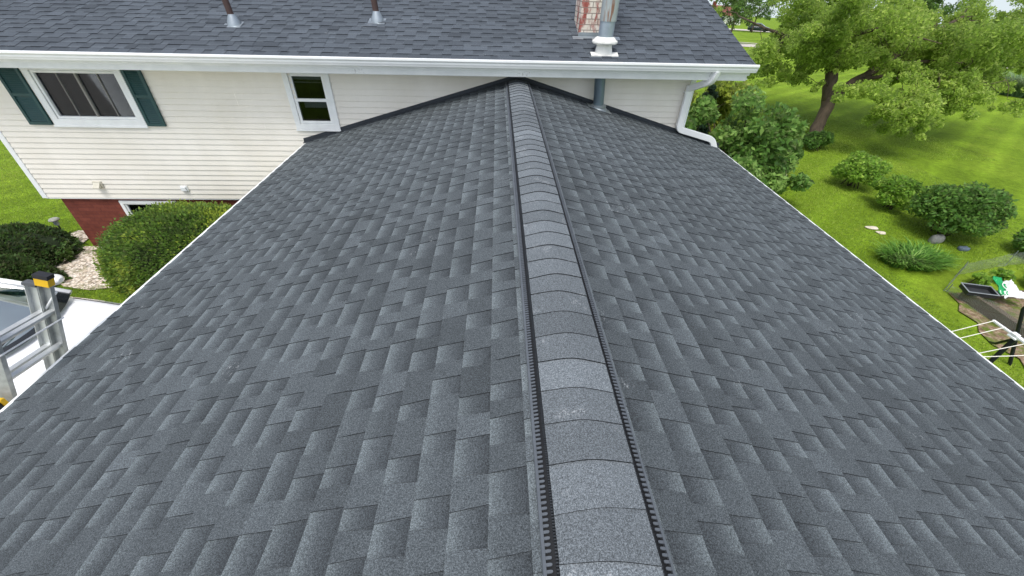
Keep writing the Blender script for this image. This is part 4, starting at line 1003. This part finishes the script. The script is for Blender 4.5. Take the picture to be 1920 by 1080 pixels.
# far white house with red roof
hx, hy = 80, 170; hz = tz(hx, hy)-1.6
fh = thing('white_house', 'distant white house with a red roof beside the main roof edge', 'house', (hx, hy, hz))
mb = MB(); mb.box((hx-7, hy-5, hz-1), (hx+7, hy+5, hz+4.6)); mb.build('wall', M_hwall, fh)
mb = MB(); mb.add([(hx-7.6, hy-5.6, hz+4.5), (hx+7.6, hy-5.6, hz+4.5), (hx+7.6, hy+5.6, hz+4.5), (hx-7.6, hy+5.6, hz+4.5), (hx-4, hy, hz+7.2), (hx+4, hy, hz+7.2)], [(0, 1, 5, 4), (1, 2, 5), (2, 3, 4, 5), (3, 0, 4), (0, 3, 2, 1)]); rf = mb.build('roof', M_hred, fh)
mb = MB(); mb.box((hx-3.2, hy-2, hz+5.8), (hx-2.2, hy-1, hz+8.4)); mb.build('chimney', M_rbrick, rf)
for wx in (-4.5, 0, 4.5):
    mb = MB(); mb.box((hx+wx-.6, hy-5.06, hz+2.4), (hx+wx+.6, hy-5.01, hz+4.0)); mb.build('window', M_room, fh)

# ------------------------------------------------------------------ vegetable bed, netting, clothes line
bed = thing('raised_bed', 'weathered timber raised garden bed behind the right eave', 'garden bed', (8.6, -2.6, 0))
for lo, hi in (((7.88, -4.5, -.02), (7.93, -1.62, .20)), ((8.06, -4.5, -.02), (8.13, -1.9, .13)), ((7.931, -1.67, -.02), (10.6, -1.62, .16))):
    mb = MB(); mb.bbox(lo, hi, .006); mb.build('board', M_wood, bed)
def net(label, pts, post=True):
    root = thing('wire_netting', label, 'netting', (pts[0][0], pts[0][1], 0)); mb = MB(); n_ = 14; rows = []
    r = random.Random(int(pts[0][0]*100))
    for (xa, ya, ha), (xb, yb, hb) in zip(pts[:-1], pts[1:]):
        P = []
        for j in range(7):
            for i in range(n_+1):
                t = i/n_; P.append((xa+(xb-xa)*t+r.gauss(0, .01), ya+(yb-ya)*t+r.gauss(0, .01), (ha+(hb-ha)*t)*j/6+.01))
        mb.add(P, [(j*(n_+1)+i, j*(n_+1)+i+1, (j+1)*(n_+1)+i+1, (j+1)*(n_+1)+i) for j in range(6) for i in range(n_)])
    mb.build('mesh_panel', M_net, root, smooth=True)
    for (x, y, h) in pts:
        m_ = MB(); m_.tube([(x, y, -.05), (x, y, h+.05)], .008, 6); m_.build('post', M_galv, root)
net('grey wire netting along the near side of the vegetable bed', [(7.84, -1.45, .12), (7.86, -2.6, .42), (7.84, -4.4, .40)])
net('grey wire netting along the far side of the vegetable bed', [(7.82, -1.42, .10), (8.5, -.95, .26), (9.8, -.62, .30), (11.0, -.5, .30)])
tr = thing('seed_tray', 'black plastic tray beside the green and white bag', 'tray', (7.98, -1.74, .15))
mb = MB(); M_ = Matrix.Translation((7.98, -1.74, .205)) @ Matrix.Rotation(math.radians(-14), 4, 'Z') @ Matrix.Scale(.82, 4) @ Matrix.Rotation(math.radians(6), 4, 'X')
for lo, hi in (((-.27, -.14, 0), (.27, .14, .01)), ((-.27, -.14, .0101), (.27, -.128, .09)), ((-.27, .128, .0101), (.27, .14, .09)), ((-.27, -.1279, .0101), (-.258, .1279, .09)), ((.258, -.1279, .0101), (.27, .1279, .09))): mb.box(lo, hi, M_)
mb.build('tray_body', M_tray, tr)
mb = MB(); fr2 = [((-.285, -.155, .0905), (.285, -.128, .097)), ((-.285, .128, .0905), (.285, .155, .097)), ((-.285, -.1279, .0905), (-.258, .1279, .097)), ((.258, -.1279, .0905), (.285, .1279, .097))]
for lo, hi in fr2: mb.box(lo, hi, M_)
mb.build('rim', pm('tray_rim', '7d8284', .5, .1, 9), tr)
bg_ = thing('compost_bag', 'crumpled green and white plastic bag on the garden bed', 'bag', (8.45, -1.80, .15))
BT = lambda p: (8.22+(p[0]-8.48)*.68, p[1]+.06, p[2]+.01)
def sheet(fn, nu, nv, name, m):
    mb = MB(); mb.add([BT(fn(i/nu, j/nv)) for j in range(nv+1) for i in range(nu+1)], [(j*(nu+1)+i, j*(nu+1)+i+1, (j+1)*(nu+1)+i+1, (j+1)*(nu+1)+i) for j in range(nv) for i in range(nu)])
    o = mb.build(name, m, bg_, smooth=True); md = o.modifiers.new('thickness', 'SOLIDIFY'); md.thickness = .012; return o
def crump(u, v, s): return .02*math.sin(u*13+s)*math.cos(v*9+s*2)+.012*math.sin(u*27+v*17+s)
sheet(lambda u, v: (8.48+.34*u+.05*v, -1.95+.04*u+.30*v, .27+.16*v-.06*u+crump(u, v, 1)), 12, 10, 'green_panel', M_bagg)
sheet(lambda u, v: (8.52+.72*u, -2.02+.05*u+.14*v+.05*math.sin(u*5), .235-.03*u+.05*v+crump(u, v, 2)), 18, 6, 'white_panel', M_bag)
sheet(lambda u, v: (8.83+.30*u+.06*v, -1.93+.04*u+.30*v*(1-.4*u), .25+.13*v*(1-abs(2*u-.9))+crump(u, v, 3)*1.4), 12, 10, 'white_panel', M_bag)
mb = MB(); mb.tube([BT((8.72+.06*math.cos(t), -1.80+.045*math.sin(t), .325+.05*math.sin(t)*.5+.012)) for t in np.linspace(.4, 5.6, 14)], .008, 6); mb.build('white_ring_mark', M_bag, bg_)
# vegetable plants
GV = 'young vegetable plants in the raised bed'
for i, (x, y, s) in enumerate([(8.55, -2.55, .16), (8.95, -2.4, .18), (9.4, -2.5, .2), (8.6, -3.0, .15), (9.1, -2.95, .2), (9.6, -1.3, .25), (9.1, -1.15, .2), (10.1, -1.1, .28), (9.9, -2.2, .22), (8.6, -1.2, .18)]):
    shrub('vegetable_plant', ['pale leafy seedling in the raised bed', 'leafy green plant in the back row of the vegetable bed'][1 if y > -1.5 else 0], 'plant', (x, y, .14), (s, s, .14), 260, .05, M_viburnum, 200+i, 7, [GV+' front rows', GV+' back row'][1 if y > -1.5 else 0], 1.3, 3)
cl = thing('clothesline_post', 'black steel clothesline post with a white crossbar beside the right eave', 'clothesline', (4.75, -4.35, 0))
mb = MB(); mb.tube([(4.75, -4.35, -.1), (4.75, -4.35, 1.71)], .021, 12); mb.build('post', M_black, cl, smooth='auto')
mb = MB(); mb.bbox((4.70, -5.0, 1.711), (4.722, -4.13, 1.733), .004); mb.build('crossbar', M_white, cl)
mb = MB(); mb.bbox((4.69, -4.39, 1.69), (4.78, -4.31, 1.7105), .004); mb.bbox((4.69, -4.375, 1.7335), (4.74, -4.32, 1.742), .003); mb.build('bracket', M_white, cl)
mb = MB(); mb.tube([(4.75, -4.34, 1.66), (4.80, -4.24, 1.50), (4.93, -4.12, 1.40)], .012, 8); mb.build('brace', M_black, cl, smooth='auto')
for i, (y0_, y1_) in enumerate(((-4.15, -4.50), (-4.25, -4.58), (-4.47, -4.74), (-4.62, -4.62))):
    mb = MB(); mb.tube([(4.71, y0_, 1.737), ((4.75+3.2)/2, (y0_+y1_)/2-.0, 1.71), (3.2, y1_, 1.74)], .0038, 6)
    mb.build('cord', M_cord, cl)
STK = Vector((6.91, -3.0, .90))
st_ = thing('garden_stake', 'black steel stake leaning beside the raised bed behind the clothesline', 'stake', (7.3, -3.2, 0))
mb = MB(); mb.tube([(7.25, -3.2, -.05), STK, STK+Vector((0, 0, .08))], [.022, .022, .018], 10); mb.build('shaft', M_black, st_, smooth='auto')
mb = MB(); mb.lathe([(.026, 0), (.026, .05), (.012, .06)], STK+Vector((0, 0, .06)), 10); mb.build('tip', M_blk, st_)
